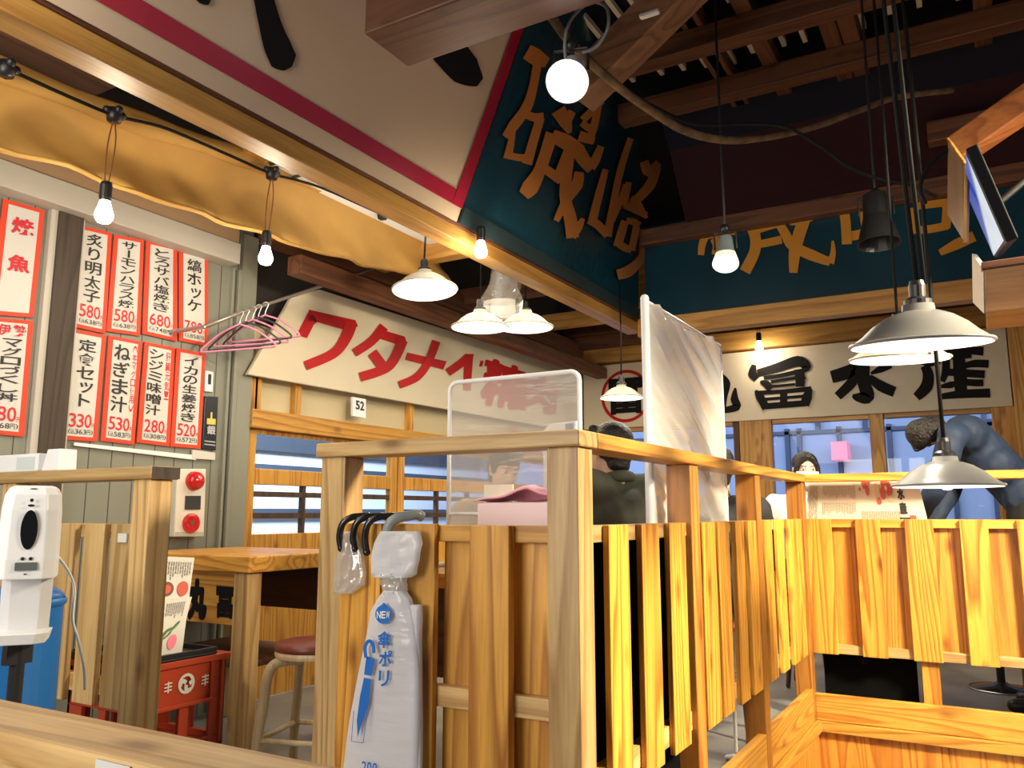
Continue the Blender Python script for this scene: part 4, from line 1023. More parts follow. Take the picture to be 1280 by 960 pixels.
MB().capsule(cc_ + nv * .03, cc_ + nv * .12 + Vector((.25, .05, .25)), .014, .014, 8).capsule(cc_ + nv * .12 + Vector((.25, .05, .25)), Vector((cc_.x + .30, cc_.y + .05, 4.7)), .014, .014, 8).build('bracket', BLACKP, tv, smooth=True)
struct(MB().bar(at_d(1198, 188, 3.6), at_d(1198, 188, 3.6) + (at_d(1330, 96, 3.3) - at_d(1198, 188, 3.6)) * 2.6, .10, .12).build('beam_60', wood('orange_timber', (.42, .15, .04), (.25, .08, .02), 'x', 7), bev=.008), 'orange brown raking timber above the television', 'beam')
struct(MB().box((xb(1272), BY - .30, PZ), (xb(1272) + .16, BY - .14, 3.3)).build('trim_50', oakish('z'), bev=.005), 'upright timber at the right end of the black lettered sign', 'post')
struct(MB().box((-.2, 6.0, 4.05), (2.4, 6.12, 4.2)).build('beam_61', redw('x'), bev=.008), 'brown timber behind the television', 'beam')

# ================================================================== left corner: table, stool, crates, sanitiser
TZ = 1.35
tl_ = thing('counter_table', 'thick topped wooden counter table against the grey wall below the fire alarm panel', 'table', (-3.4, 3.0, PZ))
bx('tabletop', (-3.93, 2.74, TZ - .075), (-2.99, 3.50, TZ), oakish('x'), tl_, .006)
bx('leg', (-3.11, 2.76, PZ), (-3.02, 2.85, TZ - .075), pine('z'), tl_, .005)
bx('leg', (-3.11, 3.38, PZ), (-3.02, 3.47, TZ - .075), pine('z'), tl_, .005)
bx('leg', (-3.88, 2.76, PZ), (-3.79, 2.85, TZ - .075), pine('z'), tl_, .005)
bx('leg', (-3.88, 3.38, PZ), (-3.79, 3.47, TZ - .075), pine('z'), tl_, .005)
bx('apron', (-3.79, 2.775, 1.03), (-3.11, 2.80, TZ - .075), oakish('x'), tl_)
bx('apron', (-3.79, 3.43, 1.03), (-3.11, 3.455, TZ - .075), redw('x'), tl_)
bx('shelf', (-3.85, 2.85, .82), (-3.12, 3.40, .85), redw('x'), tl_)
yA = 2.7735
mb = MB(); F = lambda x, y: at_y(x, y, yA)
put(mb, bil(F(270.5, 732), F(294, 734), F(270, 772), F(291, 774)), '冨', 0, 0, 1, 1, .03); put(mb, bil(F(236, 722), F(262, 724), F(234, 775), F(257, 776)), '丸', 0, 0, 1, 1, .05)
mb.build('lettering', BLACKPAINT, tl_)

def stool(label, x, y, h, yaw=0, r=.165, group='bentwood stools'):
    t = thing('stool', label, 'stool', (x, y, PZ), group)
    z = PZ + h; c = math.cos(yaw); s_ = math.sin(yaw)
    MB().lathe([(0, .035), (r * .8, .035), (r * .97, .028), (r, .012), (r * .97, 0), (0, 0)], (x, y, z - .035), 36).build('cushion', mat('maroon_leather', (.20, .045, .03), .35), t, smooth=True)
    BW = wood('blonde_bentwood', (.72, .58, .34), (.6, .45, .24), 'z', 4, knots=False)
    MB().lathe([(0, 0), (r * .96, 0), (r * .98, .012), (r * .96, .024), (0, .024)], (x, y, z - .06), 36).build('seat_ring', BW, t, smooth=False)
    for k in range(4):
        a = yaw + math.pi / 4 + k * math.pi / 2; d = Vector((math.cos(a), math.sin(a), 0)); o = Vector((x, y, 0))
        up_ = [o + d * (r * .3) + Vector((0, 0, z - .072)), o + d * (r * .8) + Vector((0, 0, z - .074)), o + d * (r * 1.05) + Vector((0, 0, z - .09)), o + d * (r * 1.18) + Vector((0, 0, z - .14)), o + d * (r * 1.24) + Vector((0, 0, z - .25)), o + d * (r * 1.34) + Vector((0, 0, PZ + .25)), o + d * (r * 1.4) + Vector((0, 0, PZ + .012))]
        MB().tube(smooth_path(up_, 5), 0.021, 10).build('leg', BW, t, smooth=True)
    for k in range(4):
        a = yaw + math.pi / 4 + k * math.pi / 2; a2 = a + math.pi / 2; q_ = r * 1.33
        MB().tube([(x + q_ * math.cos(a), y + q_ * math.sin(a), PZ + .24), (x + q_ * math.cos(a2), y + q_ * math.sin(a2), PZ + .24)], .011, 8).build('rung', BW, t, smooth=True)
    return t
p = at_d(394, 800, 3.42); stool('blonde bentwood stool with a maroon seat in front of the counter table', p.x, p.y, p.z - PZ, .3)

CR = mat('crate_red', (.45, .055, .02), .35)
def crate(label, x0, y0, z0, lx, ly, h, m, logo=False):
    t = thing('bottle_crate', label, 'crate', (x0 + lx / 2, y0 + ly / 2, z0))
    b = MB(); w = .018; x1 = x0 + lx; y1 = y0 + ly
    # floor, four walls with windows in their lower half, corner posts, rim
    b.box((x0, y0, z0), (x1, y1, z0 + .015))
    for (ax, c0, c1, f) in ((0, y0, y1, x0), (0, y0, y1, x1 - w), (1, x0, x1, y0), (1, x0, x1, y1 - w)):
        def wl(a, c, za, zb):
            if ax == 0: b.box((f, a, za), (f + w, c, zb))
            else: b.box((a, f, za), (c, f + w, zb))
        L_ = c1 - c0; zt = z0 + h * .52
        wl(c0, c1, zt, z0 + h * .96); wl(c0, c1, z0, z0 + h * .12)
        for u in ((0, .22), (.47, .58), (.83, 1)): wl(c0 + L_ * u[0], c0 + L_ * u[1], z0 + h * .12, zt)
    b.build('body', m, t, bev=.003)
    r = MB(); e = .012
    r.box((x0 - e, y0 - e, z0 + h * .93), (x1 + e, y0 + w, z0 + h)).box((x0 - e, y1 - w, z0 + h * .93), (x1 + e, y1 + e, z0 + h))
    r.box((x0 - e, y0 + w, z0 + h * .93), (x0 + w, y1 - w, z0 + h)).box((x1 - w, y0 + w, z0 + h * .93), (x1 + e, y1 - w, z0 + h))
    r.build('rim', m, t, bev=.003)
    rb = MB()
    for u in (.02, .17, .80, .93): rb.box((x1, y0 + ly * u, z0 + h * .03), (x1 + .009, y0 + ly * (u + .035), z0 + h * .93))
    rb.box((x1, y0 + ly * .17, z0 + h * .50), (x1 + .012, y0 + ly * .83, z0 + h * .54)).box((x1, y0 + ly * .17, z0 + h * .10), (x1 + .012, y0 + ly * .83, z0 + h * .13))
    rb.build('rib', m, t, bev=.002)
    if logo:
        c = Vector((x1 + .003, y0 + ly * .53, z0 + h * .74)); mb = MB(); U = lambda u, v: c + Vector((0, u, v))
        N_ = 20; ring = [(math.cos(2 * math.pi * i / N_), math.sin(2 * math.pi * i / N_)) for i in range(N_)]
        mb.add([U(.036 * a, .036 * e_) for a, e_ in ring] + [U(.026 * a, .026 * e_) for a, e_ in ring], [[i, (i + 1) % N_, N_ + (i + 1) % N_, N_ + i] for i in range(N_)])
        for a in (0, 2.1, 4.2): flat_stroke(mb, lambda X_, Y_: U(X_, Y_), [(.004 * math.cos(a), .004 * math.sin(a)), (.022 * math.cos(a + .5), .022 * math.sin(a + .5)), (.028 * math.cos(a + 1.3), .028 * math.sin(a + 1.3))], [.016, .014, .008])
        for sgn in (-1, 1):
            for q_ in (-.012, 0, .012): flat_stroke(mb, lambda X_, Y_: U(X_, Y_), [(sgn * .08 - .016, q_), (sgn * .08 + .016, q_ + .002)], .005)
            flat_stroke(mb, lambda X_, Y_: U(X_, Y_), [(sgn * .08, -.02), (sgn * .08, .02)], .005)
        mb.build('logo', mat('logo_white', (.75, .72, .66), .5), t)
    return t
CX0, CY0 = -3.00, 1.915
crate('red bottle crate with a white swirl emblem beside the square end post', CX0, CY0, .685, .45 - .06, .385, .335, CR, True)
crate('dark bottle crate under the red crate', CX0, CY0, PZ, .39, .385, .26, mat('crate_dark', (.05, .02, .015), .4))
tr = thing('serving_tray', 'black serving tray lying on the red crate', 'tray', (CX0 + .2, CY0 + .17, 1.02))
MB().box((CX0 - .02, CY0 - .015, 1.021), (CX0 + .40, CY0 + .33, 1.030)).build('base', BLACKP, tr, bev=.003)
fr_ = MB(); X0, X1, Y0, Y1 = CX0 - .02, CX0 + .40, CY0 - .015, CY0 + .33
fr_.box((X0, Y0, 1.030), (X1, Y0 + .01, 1.048)).box((X0, Y1 - .01, 1.03), (X1, Y1, 1.048)).box((X0, Y0 + .01, 1.03), (X0 + .01, Y1 - .01, 1.048)).box((X1 - .01, Y0 + .01, 1.03), (X1, Y1 - .01, 1.048))
fr_.build('rim', BLACKP, tr, bev=.002)
# standing menu cards
PRINT = mat('grey_small_print', (.25, .22, .22), .6); FOOD = mat('food_print_red', (.55, .09, .06), .6); FOOD2 = mat('food_print_dark', (.16, .06, .04), .6); GREENP = mat('green_print', (.08, .20, .06), .6); PINKP = mat('pink_print', (.8, .2, .3), .6)
def disc(mb, P, u, v, ru, rv, n=14): mb.poly([P(u + ru * math.cos(2 * math.pi * i / n), v + rv * math.sin(2 * math.pi * i / n)) for i in range(n)])
def bars(mb, P, u0, u1, v0, v1, n, w=.5, seed=1):
    rg = random.Random(seed)
    for i in range(n):
        a = u0 + (u1 - u0) * (i + .25) / n; e = v1 - (v1 - v0) * rg.uniform(0, .35); v = v0
        while v < e:
            q_ = min(e, v + (v1 - v0) * rg.uniform(.08, .3)); rect(mb, P, a, v, a + (u1 - u0) / n * w, q_); v = q_ + (v1 - v0) * .03
mc = thing('menu_stand', 'white menu card stand with food pictures standing on the black tray', 'menu card', (CX0 + .3, CY0 + .15, 1.031))
YB = lambda x, y, X_: at_x(x, y, X_)
base_z = 1.032
cB = [at_x(193, 695, -2.70), at_x(243, 697, -2.70), at_x(186, 806, -2.66), at_x(228, 806, -2.66)]
for c_ in cB[2:]: c_.z = base_z
PB = bil(*cB); MB().prism([PB(0, 0), PB(0, 1), PB(1, 1), PB(1, 0)], (-.006, .0, 0)).build('back_card', PAPER, mc)
PBo = bil(*cB, off=(.003, 0, 0))
mb = MB(); bars(mb, PBo, .16, .95, .05, .24, 13, .4, 3); mb.build('small_print', PRINT, mc)
mb = MB(); disc(mb, PBo, .36, .33, .18, .075); mb.build('food_picture', FOOD2, mc)
mb = MB(); disc(mb, bil(*cB, off=(.0034, 0, 0)), .36, .33, .11, .045); disc(mb, bil(*cB, off=(.0032, 0, 0)), .78, .33, .15, .08); mb.build('food_picture', FOOD, mc)
cF = [at_x(205, 751, -2.655), at_x(240, 746, -2.655), at_x(196, 806, -2.63), at_x(222, 806, -2.63)]
for c_ in cF[2:]: c_.z = base_z
PF = bil(*cF); MB().prism([PF(0, 0), PF(0, 1), PF(1, 1), PF(1, 0)], (-.004, 0, 0)).build('front_card', PAPER, mc)
PFo = bil(*cF, off=(.003, 0, 0))
mb = MB(); bars(mb, PFo, .1, .8, .06, .34, 10, .4, 5); mb.build('small_print', PRINT, mc)
mb = MB(); flat_stroke(mb, PFo, [(.1, .62), (.3, .52), (.5, .50), (.7, .40)], .05); flat_stroke(mb, PFo, [(.15, .66), (.35, .60), (.45, .54)], .03); mb.build('green_lettering', GREENP, mc)
mb = MB(); disc(mb, PFo, .58, .74, .2, .13); mb.build('food_picture', PINKP, mc)

# hand sanitiser dispenser
sc_ = at_d(38, 665, 1.9); s_ = thing('sanitiser_dispenser', 'white automatic hand sanitiser dispenser on a black stand at the left edge', 'sanitiser dispenser', (sc_.x, sc_.y, PZ))
dv = Vector((.80, -.60, 0)).normalized(); sv = Vector((-dv.y, dv.x, 0))   # front, right as seen
def sd(u, w, z): return sc_ + sv * u + dv * w + Vector((0, 0, z))
def sect(b, secs):
    """Stacked rounded outlines: (z, half width, depth front, depth back)."""
    n = 0
    for z, hw, df, db in secs:
        c = min(.022, hw * .4)
        b.v += [sd(-hw, -db, z), sd(-hw, df - c, z), sd(-hw + c, df, z), sd(hw - c, df, z), sd(hw, df - c, z), sd(hw, -db, z)]; n += 1
    for i in range(n - 1):
        for j in range(6): b.f.append([i * 6 + j, i * 6 + (j + 1) % 6, (i + 1) * 6 + (j + 1) % 6, (i + 1) * 6 + j])
    b.f.append(list(range(6))[::-1]); b.f.append([(n - 1) * 6 + j for j in range(6)])
    return b
sect(MB(), [(-.104, .060, .050, .04), (-.06, .060, .054, .04), (.05, .058, .05, .04), (.085, .055, .042, .04), (.100, .048, .032, .04), (.106, .040, .02, .03)]).build('housing', WHITE, s_, bev=.003)
sect(MB(), [(-.235, .050, -.005, .04), (-.104, .052, -.005, .04)]).build('back_plate', mat('light_grey_plastic', (.62, .62, .64), .4), s_, bev=.002)
sect(MB(), [(-.245, .052, .055, .04), (-.222, .058, .065, .04), (-.220, .058, .065, .04)]).build('drip_tray', WHITE, s_, bev=.003)
win = MB(); N_ = 24; win.poly([sd(.004 + .017 * math.cos(2 * math.pi * i / N_), .0565, .006 + .044 * math.sin(2 * math.pi * i / N_)) for i in range(N_)]); win.build('window', mat('black_window', (.005, .005, .005), .1), s_)
mb = MB()
for u, z, w_, h_ in ((.004, .072, .004, .004), (.004, .060, .007, .003), (-.004, -.058, .004, .004), (.012, -.058, .004, .004), (.004, -.092, .004, .0015), (.004, .098, .008, .0015)):
    mb.poly([sd(u + w_ * math.cos(2 * math.pi * i / 12), .0562 if z < .07 else (.0545 if z < .08 else .0375), z + h_ * math.sin(2 * math.pi * i / 12)) for i in range(12)])
mb.build('indicator', BLACKP, s_)
mb = MB(); mb.poly([sd(-.018, .056, -.084), sd(.026, .056, -.084), sd(.026, .056, -.066), sd(-.018, .056, -.066)]); mb.build('display', mat('grey_display', (.12, .13, .12), .2), s_)
st = MB(); st.capsule(sd(-.01, -.055, -.24), Vector((sd(-.01, -.055, 0).x, sd(-.01, -.055, 0).y, PZ + .02)), .016, .016, 12); st.bar(sd(-.01, -.05, .02), sd(-.01, -.05, -.30), .06, .02)
st.build('stand_pole', BLACKP, s_)
q_ = sd(-.01, -.055, 0); MB().lathe([(0, .02), (.15, .018), (.16, 0), (0, 0)], (q_.x, q_.y, PZ), 32).build('stand_base', BLACKP, s_)
MB().box((-.0, 0, 0), (.001, .001, .001))
tag(MB().tube(smooth_path([sd(.058, -.03, -.06), at_d(84, 712, 2.2), at_d(93, 735, 2.35), at_d(91, 775, 2.4), at_d(98, 800, 2.45), at_d(105, 835, 2.5), at_d(106, 862, 2.5)], 6), .004, 8).build('power_cord', WHITE, smooth=True), 'white power cord running down from the sanitiser dispenser', 'cord')
# blue bins behind it
BLUE = mat('blue_plastic', (.008, .12, .38), .4)
bc = at_d(12, 760, 2.32)
bb = thing('blue_bin', 'tall blue plastic bin with rounded top behind the sanitiser dispenser', 'bin', (bc.x, bc.y, PZ))
b = MB(); R0 = .135; zt = at_d(60, 738, 2.25).z
dR = RT.copy(); ctr = Vector((bc.x, bc.y, 0))
b.lathe([(0, zt), (R0 * .8, zt), (R0, zt - .02), (R0, zt - .3), (R0 * 1.0, PZ), (0, PZ)], (bc.x, bc.y, 0), 36); b.build('body', BLUE, bb, smooth=False, bev=.004)
MB().lathe([(R0 + .004, zt - .05), (R0 + .008, zt - .045), (R0 + .008, zt - .035), (R0 + .003, zt - .03)], (bc.x, bc.y, 0), 36).build('band', BLUE, bb, smooth=True)
# white boxes lying on the left cap rail
p0_ = at_y(-10, 585, LY + .03); p1_ = at_y(58, 567, LY + .03)
wbx = thing('white_carton', 'flat white carton lying on the left cap rail', 'carton', (p0_.x, LY + .05, 1.7065))
MB().box((p0_.x - .2, LY + .0, 1.7065), (p1_.x, LY + .075, p1_.z)).build('body', WHITE, wbx, bev=.004)
MB().box((p1_.x - .14, LY - .002, 1.715), (p1_.x - .02, LY - .0005, p1_.z - .012)).build('label', mat('pale_label', (.6, .66, .66), .5), wbx)
p0_ = at_y(60, 585, LY + .03); p1_ = at_y(82, 561, LY + .03)
wcp = thing('white_cup_holder', 'small white plastic holder at the end of the white carton', 'holder', (p0_.x, LY + .05, 1.7065))
MB().prism([(p0_.x - .01, LY + .01, 1.7065), (p1_.x, LY + .01, 1.7065), (p1_.x - .004, LY + .01, p1_.z), (p0_.x + .02, LY + .01, p1_.z)], (0, .07, 0)).build('body', WHITE, wcp, bev=.004)

# rod with hangers on the left
rod = [at_x(255, 409, -3.72), at_x(300, 391, -3.72), at_x(380, 365, -3.72), at_x(470, 334, -3.72)]
HAN = mat('pink_wire', (.62, .22, .34), .35); HANB = mat('dark_wire', (.04, .035, .04), .35)
hr = thing('hanging_rail', 'slanting grey metal rod on the grey wall carrying pink hangers', 'rod', tuple(rod[0]))
MB().tube(rod, .011, 10).build('rod', mat('grey_rod', (.28, .25, .22), .4, .6), hr, smooth=True)
MB().capsule(rod[0], rod[0] + Vector((-.29, -.02, 0)), .012, .012, 8).build('bracket', METAL, hr); MB().capsule(rod[3], rod[3] + Vector((0, .0, .42)), .008, .008, 8).build('wire', METAL, hr)
def hanger(label, p, ang, m, tilt=0):
    p = Vector(p); t = thing('coat_hanger', label, 'coat hanger', tuple(p), 'wire coat hangers')
    d = Vector((math.cos(ang), math.sin(ang), tilt)).normalized(); z = Vector((0, 0, 1))
    hk = [p + d * (.018 * math.cos(a)) + z * (.018 * math.sin(a) - .004) for a in [math.pi * (1.15 - 1.15 * i / 10) for i in range(11)]]
    hk = hk[::-1][::-1] + [p + d * .004 - z * .04, p - z * .065]
    MB().tube(smooth_path(hk, 3), .0032, 6).build('hook', METAL, t, smooth=True)
    n0 = p - z * .065
    MB().tube(smooth_path([n0, n0 + d * .10 - z * .045, n0 + d * .20 - z * .125, n0 + d * .205 - z * .145, n0 + d * .18 - z * .15, n0 - d * .18 - z * .15, n0 - d * .205 - z * .145, n0 - d * .20 - z * .125, n0 - d * .10 - z * .045, n0], 4), .006, 7).build('frame', m, t, smooth=True)
for i, (f_, a, m) in enumerate(((.17, .62, HAN), (.20, .50, HANB), (.235, .70, HAN), (.265, .42, HANB), (.30, .58, HAN))):
    pp = rod[0] + (rod[3] - rod[0]) * f_ + Vector((0, 0, .008))
    hanger('pink or black wire hanger in the bunch on the grey rod over the window', pp, a, m, .1)

# ================================================================== umbrella bags on the front fence bay
def hook(label, px, m, r, dz=0, w=.0105):
    c = at_y(px, 652, 1.975); c.z = PT + .003
    t = thing('bag_hook', label, 'hook', tuple(c), 'hooks over the fence boards')
    pts = [Vector((c.x - .030, 1.960, c.z - .075 - dz)), Vector((c.x - .034, 1.955, c.z - .04)), Vector((c.x - .022, 1.955, c.z + .000)), Vector((c.x - .0, 1.968, c.z + .018)), Vector((c.x + .02, 1.992, c.z + .020 + w * .2)), Vector((c.x + .034, 2.012, c.z + .012 + w)), Vector((c.x + .04, 2.03, c.z + .004 + w))]
    MB().tube(smooth_path(pts, 6), w, 12).build('hook_bar', m, t, smooth=True)
    MB().ball(pts[0], w * 1.15, 12).build('tip', m, t, smooth=True)
    return t
BK = mat('gloss_black', (.012, .012, .013), .2)
hook('black plastic hook over the fence board, farthest left and holding the crumpled small bag', 441, BK, .03)
hook('black plastic hook over the fence board, second from the pale left post', 458, BK, .03)
hook('black plastic hook over the fence board, next to the thick grey hook', 473, BK, .03, .01)
hook('thick grey hook over the fence board holding the big bundle of umbrella bags', 500, mat('grey_hook', (.22, .24, .23), .35), .04, .012, .0155)
BAG = glassy('milky_bag_film', (.95, .97, 1), .10, .14, (.88, .88, .92), .82)
BAGC = glassy('clear_bag_film', (.95, .96, .96), .16, .10, (.86, .86, .85), .34)
def bagform(rows, yf, depth, seed, fold=.006, n=26):
    """A hanging bag: rows of (pixel y, left x, right x); front and back skins closed at the sides."""
    rg = random.Random(seed); ph = [rg.uniform(0, 6) for _ in range(4)]
    b = MB(); k = len(rows)
    L = []
    for i, (y, xa, xc) in enumerate(rows):
        ring = []
        for j in range(n):
            a = 2 * math.pi * j / n; u = .5 - .5 * math.cos(a)
            P_ = at_y(xa + (xc - xa) * u, y, yf)
            s = math.sin(a)
            dd = depth * (abs(s) ** .7) * (1 if s > 0 else -1)
            t_ = i / (k - 1)
            dd += fold * (math.sin(u * 15 + t_ * 5 + ph[0]) + .7 * math.sin(u * 27 - t_ * 9 + ph[1]) + .6 * math.sin(t_ * 22 + u * 8 + ph[2])) * (.4 + .6 * abs(s))
            ring.append(b.v.__len__()); b.v.append(P_ + Vector((0, -dd, 0)))
        L.append(ring)
    for i in range(k - 1):
        for j in range(n):
            j2 = (j + 1) % n; b.f.append([L[i][j], L[i][j2], L[i + 1][j2], L[i + 1][j]])
    b.f.append(L[0][::-1]); b.f.append(L[-1])
    return b
def dense(rows, n):
    out = []
    for i in range(len(rows) - 1):
        for k in range(n): out.append(tuple(a + (c - a) * k / n for a, c in zip(rows[i], rows[i + 1])))
    return out + [rows[-1]]
cb = thing('plastic_bag', 'small crumpled clear plastic bag hanging from the black hook by the pale left post', 'plastic bag', tuple(at_y(437, 680, 1.96)))
bagform(dense([(664, 434, 442), (676, 428, 448), (695, 421, 453), (715, 418, 456), (730, 418, 456), (742, 419, 440)], 4), 1.968, .016, 3, .005).build('film', BAGC, cb, smooth=True)
ub_ = thing('umbrella_bag_bundle', 'long bundle of white plastic umbrella bags with blue print on the thick grey hook', 'umbrella bags', tuple(at_y(490, 700, 1.96)))
bagform(dense([(664, 476, 524), (680, 468, 527), (700, 465, 524), (718, 466, 519), (722, 470, 512)], 4), 1.950, .022, 5, .004).build('folded_top', BAG, ub_, smooth=True)
bagform(dense([(716, 477, 509), (728, 478, 508), (742, 480, 506)], 4), 1.950, .018, 6, .007).build('neck', BAGC, ub_, smooth=True)
bagform(dense([(738, 482, 505), (748, 474, 513), (765, 464, 517), (800, 458, 522), (850, 447, 525), (900, 438, 525), (960, 430, 523), (1040, 424, 522)], 6), 1.950, .024, 7, .0022).build('long_bags', BAG, ub_, smooth=True)
bagform(dense([(756, 510, 527), (800, 514, 526), (900, 512, 527), (1040, 510, 527)], 6), 1.958, .014, 8, .002).build('back_bags', BAG, ub_, smooth=True)
PBL = mat('blue_bag_print', (.008, .13, .50), .5)
yP = 1.950 - .036
Fb = lambda x, y: at_y(x, y, yP)
mb = MB(); mb.poly([Fb(479.5 + 10.5 * math.cos(2 * math.pi * i / 24), 768 + 12 * math.sin(2 * math.pi * i / 24)) for i in range(24)]); mb.poly([Fb(474, 759), Fb(485, 759), Fb(480, 753)])
put(mb, bil(Fb(473, 789), Fb(489, 789), Fb(472, 810), Fb(488, 810)), '傘', 0, 0, 1, 1, .022)
put(mb, bil(Fb(474, 813), Fb(490, 813), Fb(473.5, 833), Fb(489.5, 833)), 'ポ', 0, 0, 1, 1, .022)
put(mb, bil(Fb(474, 838), Fb(487, 838), Fb(473, 858), Fb(486, 858)), 'リ', 0, 0, 1, 1, .022)
flat_stroke(mb, Fb, [(459, 822), (458, 808), (463, 801), (468, 806), (469, 816)], [4, 4.5, 4.5, 4.5, 4]); mb.poly([Fb(458, 820), Fb(469, 824), Fb(464, 845), Fb(455, 843)]); mb.poly([Fb(455, 847), Fb(464, 849), Fb(461, 880), Fb(452, 905), Fb(447, 922), Fb(446, 900), Fb(450, 870)])
for a, c in (((444, 888), (441, 926)), ((441, 926), (456, 928)), ((456, 928), (462, 880))): flat_stroke(mb, Fb, [a, c], .8)
line(mb, bil(Fb(452, 951), Fb(472, 954), Fb(451, 966), Fb(471, 969)), '200', 0, 1, 0, 1, .012)
mb.build('print', PBL, ub_)
mb = MB(); Fw = lambda x, y: at_y(x, y, yP - .001); line(mb, bil(Fw(471, 764), Fw(488, 764), Fw(471, 773), Fw(488, 773)), 'NEW', 0, 1, 0, 1, .02); mb.build('white_print', WHITE, ub_)

# ================================================================== inside the front bay
ta = thing('counter_table', 'dark sided high dining table standing inside the front fence bay', 'table', (-1.7, 2.7, PZ))
bx('tabletop', (-1.82, 2.32, TZ - .05), (-1.14, 3.0, TZ), oakish('x'), ta, .005)
for x in (-1.78, -1.25):
    for y in (2.36, 2.88): bx('leg', (x, y, PZ), (x + .07, y + .07, TZ - .05), darkw('z'), ta)
bx('side_panel', (-1.175, 2.44, .55), (-1.155, 2.87, TZ - .05), darkw('y'), ta); bx('apron', (-1.71, 2.385, 1.0), (-1.25, 2.405, TZ - .05), darkw('x'), ta)
AY = 2.62
ac = thing('table_screen', 'white tube framed clear screen standing on the table inside the front fence bay', 'screen', (at_y(640, 600, AY).x, AY, TZ))
al, ar = at_y(562.5, 480, AY), at_y(724, 466, AY); zt_ = al.z + .004; zb_ = TZ + .012; rr = .035; xl_, xr_ = al.x, ar.x
cpts = [(xl_, zb_), (xl_, zt_ - rr)] + [(xl_ + rr - rr * math.cos(a), zt_ - rr + rr * math.sin(a)) for a in [i * math.pi / 12 for i in range(1, 6)]] + [(xl_ + rr, zt_), (xr_ - rr, zt_)] + [(xr_ - rr + rr * math.sin(a), zt_ - rr + rr * math.cos(a)) for a in [i * math.pi / 12 for i in range(1, 6)]] + [(xr_, zt_ - rr), (xr_, zb_)]
MB().tube([(x, AY, z) for x, z in cpts], .0085, 10).build('frame', WHITE, ac, smooth=True)
zc_ = at_y(570, 642, AY).z; MB().tube([(xl_, AY, zc_), (xr_, AY, zc_)], .006, 8).build('crossbar', WHITE, ac, smooth=True)
for x in (xl_, xr_): MB().tube([(x, AY - .1, TZ + .01), (x, AY + .1, TZ + .01)], .009, 8).build('foot', WHITE, ac, smooth=True)
ACF = glassy('hazy_sheet', (.96, .96, .95), .05, .12, (.74, .71, .66), .42)
MB().grid(lambda u, v: (xl_ + .006 + (xr_ - xl_ - .012) * u, AY + .004 * math.sin(9 * v + 3 * u), zb_ + .06 + (zt_ - zb_ - .066) * v), 20, 30).build('clear_sheet', ACF, ac, smooth=True)
# pink box
PINK = mat('pale_pink_plastic', (.90, .74, .78), .5); PINKC = mat('pink_cloth', (.78, .38, .47), .7)
pk = thing('pink_container', 'pale pink container with a folded pink cloth lid inside the front fence bay', 'container', (at_y(640, 650, 2.46).x, 2.46, TZ))
pa, pc_ = at_y(596, 628, 2.42), at_y(684, 624, 2.42)
MB().box((pa.x, 2.42, TZ), (pc_.x + .03, 2.55, pa.z)).build('body', PINK, pk, bev=.008)
lid = lambda u, v: Vector((pa.x - .008 + (pc_.x - pa.x + .045) * u, 2.41 + .15 * v, pa.z + .004 + (.055 * max(0, 1 - abs(u - .66) / .66) ** 1.3) * math.sin(math.pi * min(1, .25 + v * .75)) + .004 * math.sin(13 * u + 5 * v)))
MB().grid(lid, 24, 10).build('cloth_lid', PINKC, pk, smooth=True, solid=.006)
pp_ = thing('paper_card', 'small cream card standing behind the pink container', 'card', (at_y(620, 612, 2.575).x, 2.575, TZ))
MB().box((at_y(606, 612, 2.575).x, 2.57, TZ), (at_y(642, 612, 2.575).x, 2.576, at_y(608, 606, 2.575).z)).build('card', mat('cream_card', (.75, .74, .60), .6), pp_)
wd = thing('towel_dispenser', 'tall white paper towel box with a blue mark behind the clear table screen', 'dispenser', (at_y(700, 560, 2.78).x, 2.8, TZ))
xa_, xc_ = at_y(678, 560, 2.74).x, at_y(722, 560, 2.74).x; zz = at_y(700, 527, 2.74).z
MB().prism([(xa_, 2.74, TZ), (xc_ - .004, 2.74, TZ), (xc_ - .004, 2.74, zz), (xa_ + .03, 2.74, zz - .006), (xa_, 2.74, zz - .03)], (0, .05, 0)).build('housing', WHITE, wd, bev=.006)
MB().box((at_y(707, 534, 2.738).x, 2.737, at_y(707, 538, 2.738).z), (at_y(716, 534, 2.738).x, 2.7395, at_y(707, 530, 2.738).z)).build('blue_mark', mat('navy_print', (.03, .04, .28), .5), wd)

# vinyl partition on its own stand
VNX = -1.088
VIN = glassy('milky_vinyl', (.97, .97, .97), .30, .20, (.84, .83, .80), .70)
vp = thing('vinyl_partition', 'tall milky vinyl sheet partition with a white pole behind the slat fence', 'partition', (VNX, 3.5, PZ))
va, vb_ = at_x(804, 372, VNX), at_x(900, 434, VNX)
ztv = va.z; y0v = va.y; y1v = vb_.y + .0
def vinylp(u, v):
    d = v * 1.4 + u * .55; e = max(0, math.sin(26 * d + 2 * math.sin(5 * u + 7 * v))) ** 5; e2 = max(0, math.sin(47 * (v * 1.4 + u * .8) + 3 * math.sin(4 * u - 6 * v))) ** 4
    w = math.sin(math.pi * u) ** .5
    return Vector((VNX + (.010 * math.sin(9 * v + 5 * u) + .034 * e + .018 * e2 + .006 * math.sin(70 * d)) * w, y0v + .03 + (y1v - y0v - .03) * u, 1.0 + (ztv - .01 - 1.0) * v + .006 * math.sin(9 * u) * v))
MB().grid(vinylp, 60, 140).build('vinyl_sheet', VIN, vp, smooth=True)
MB().capsule((VNX, y0v + .015, PZ + .03), (VNX, y0v + .015, ztv), .016, .016, 12).build('pole', WHITE, vp, smooth=True)
MB().capsule((VNX, y1v, PZ + .03), (VNX, y1v, ztv - .01), .009, .009, 12).build('pole', WHITE, vp, smooth=True)
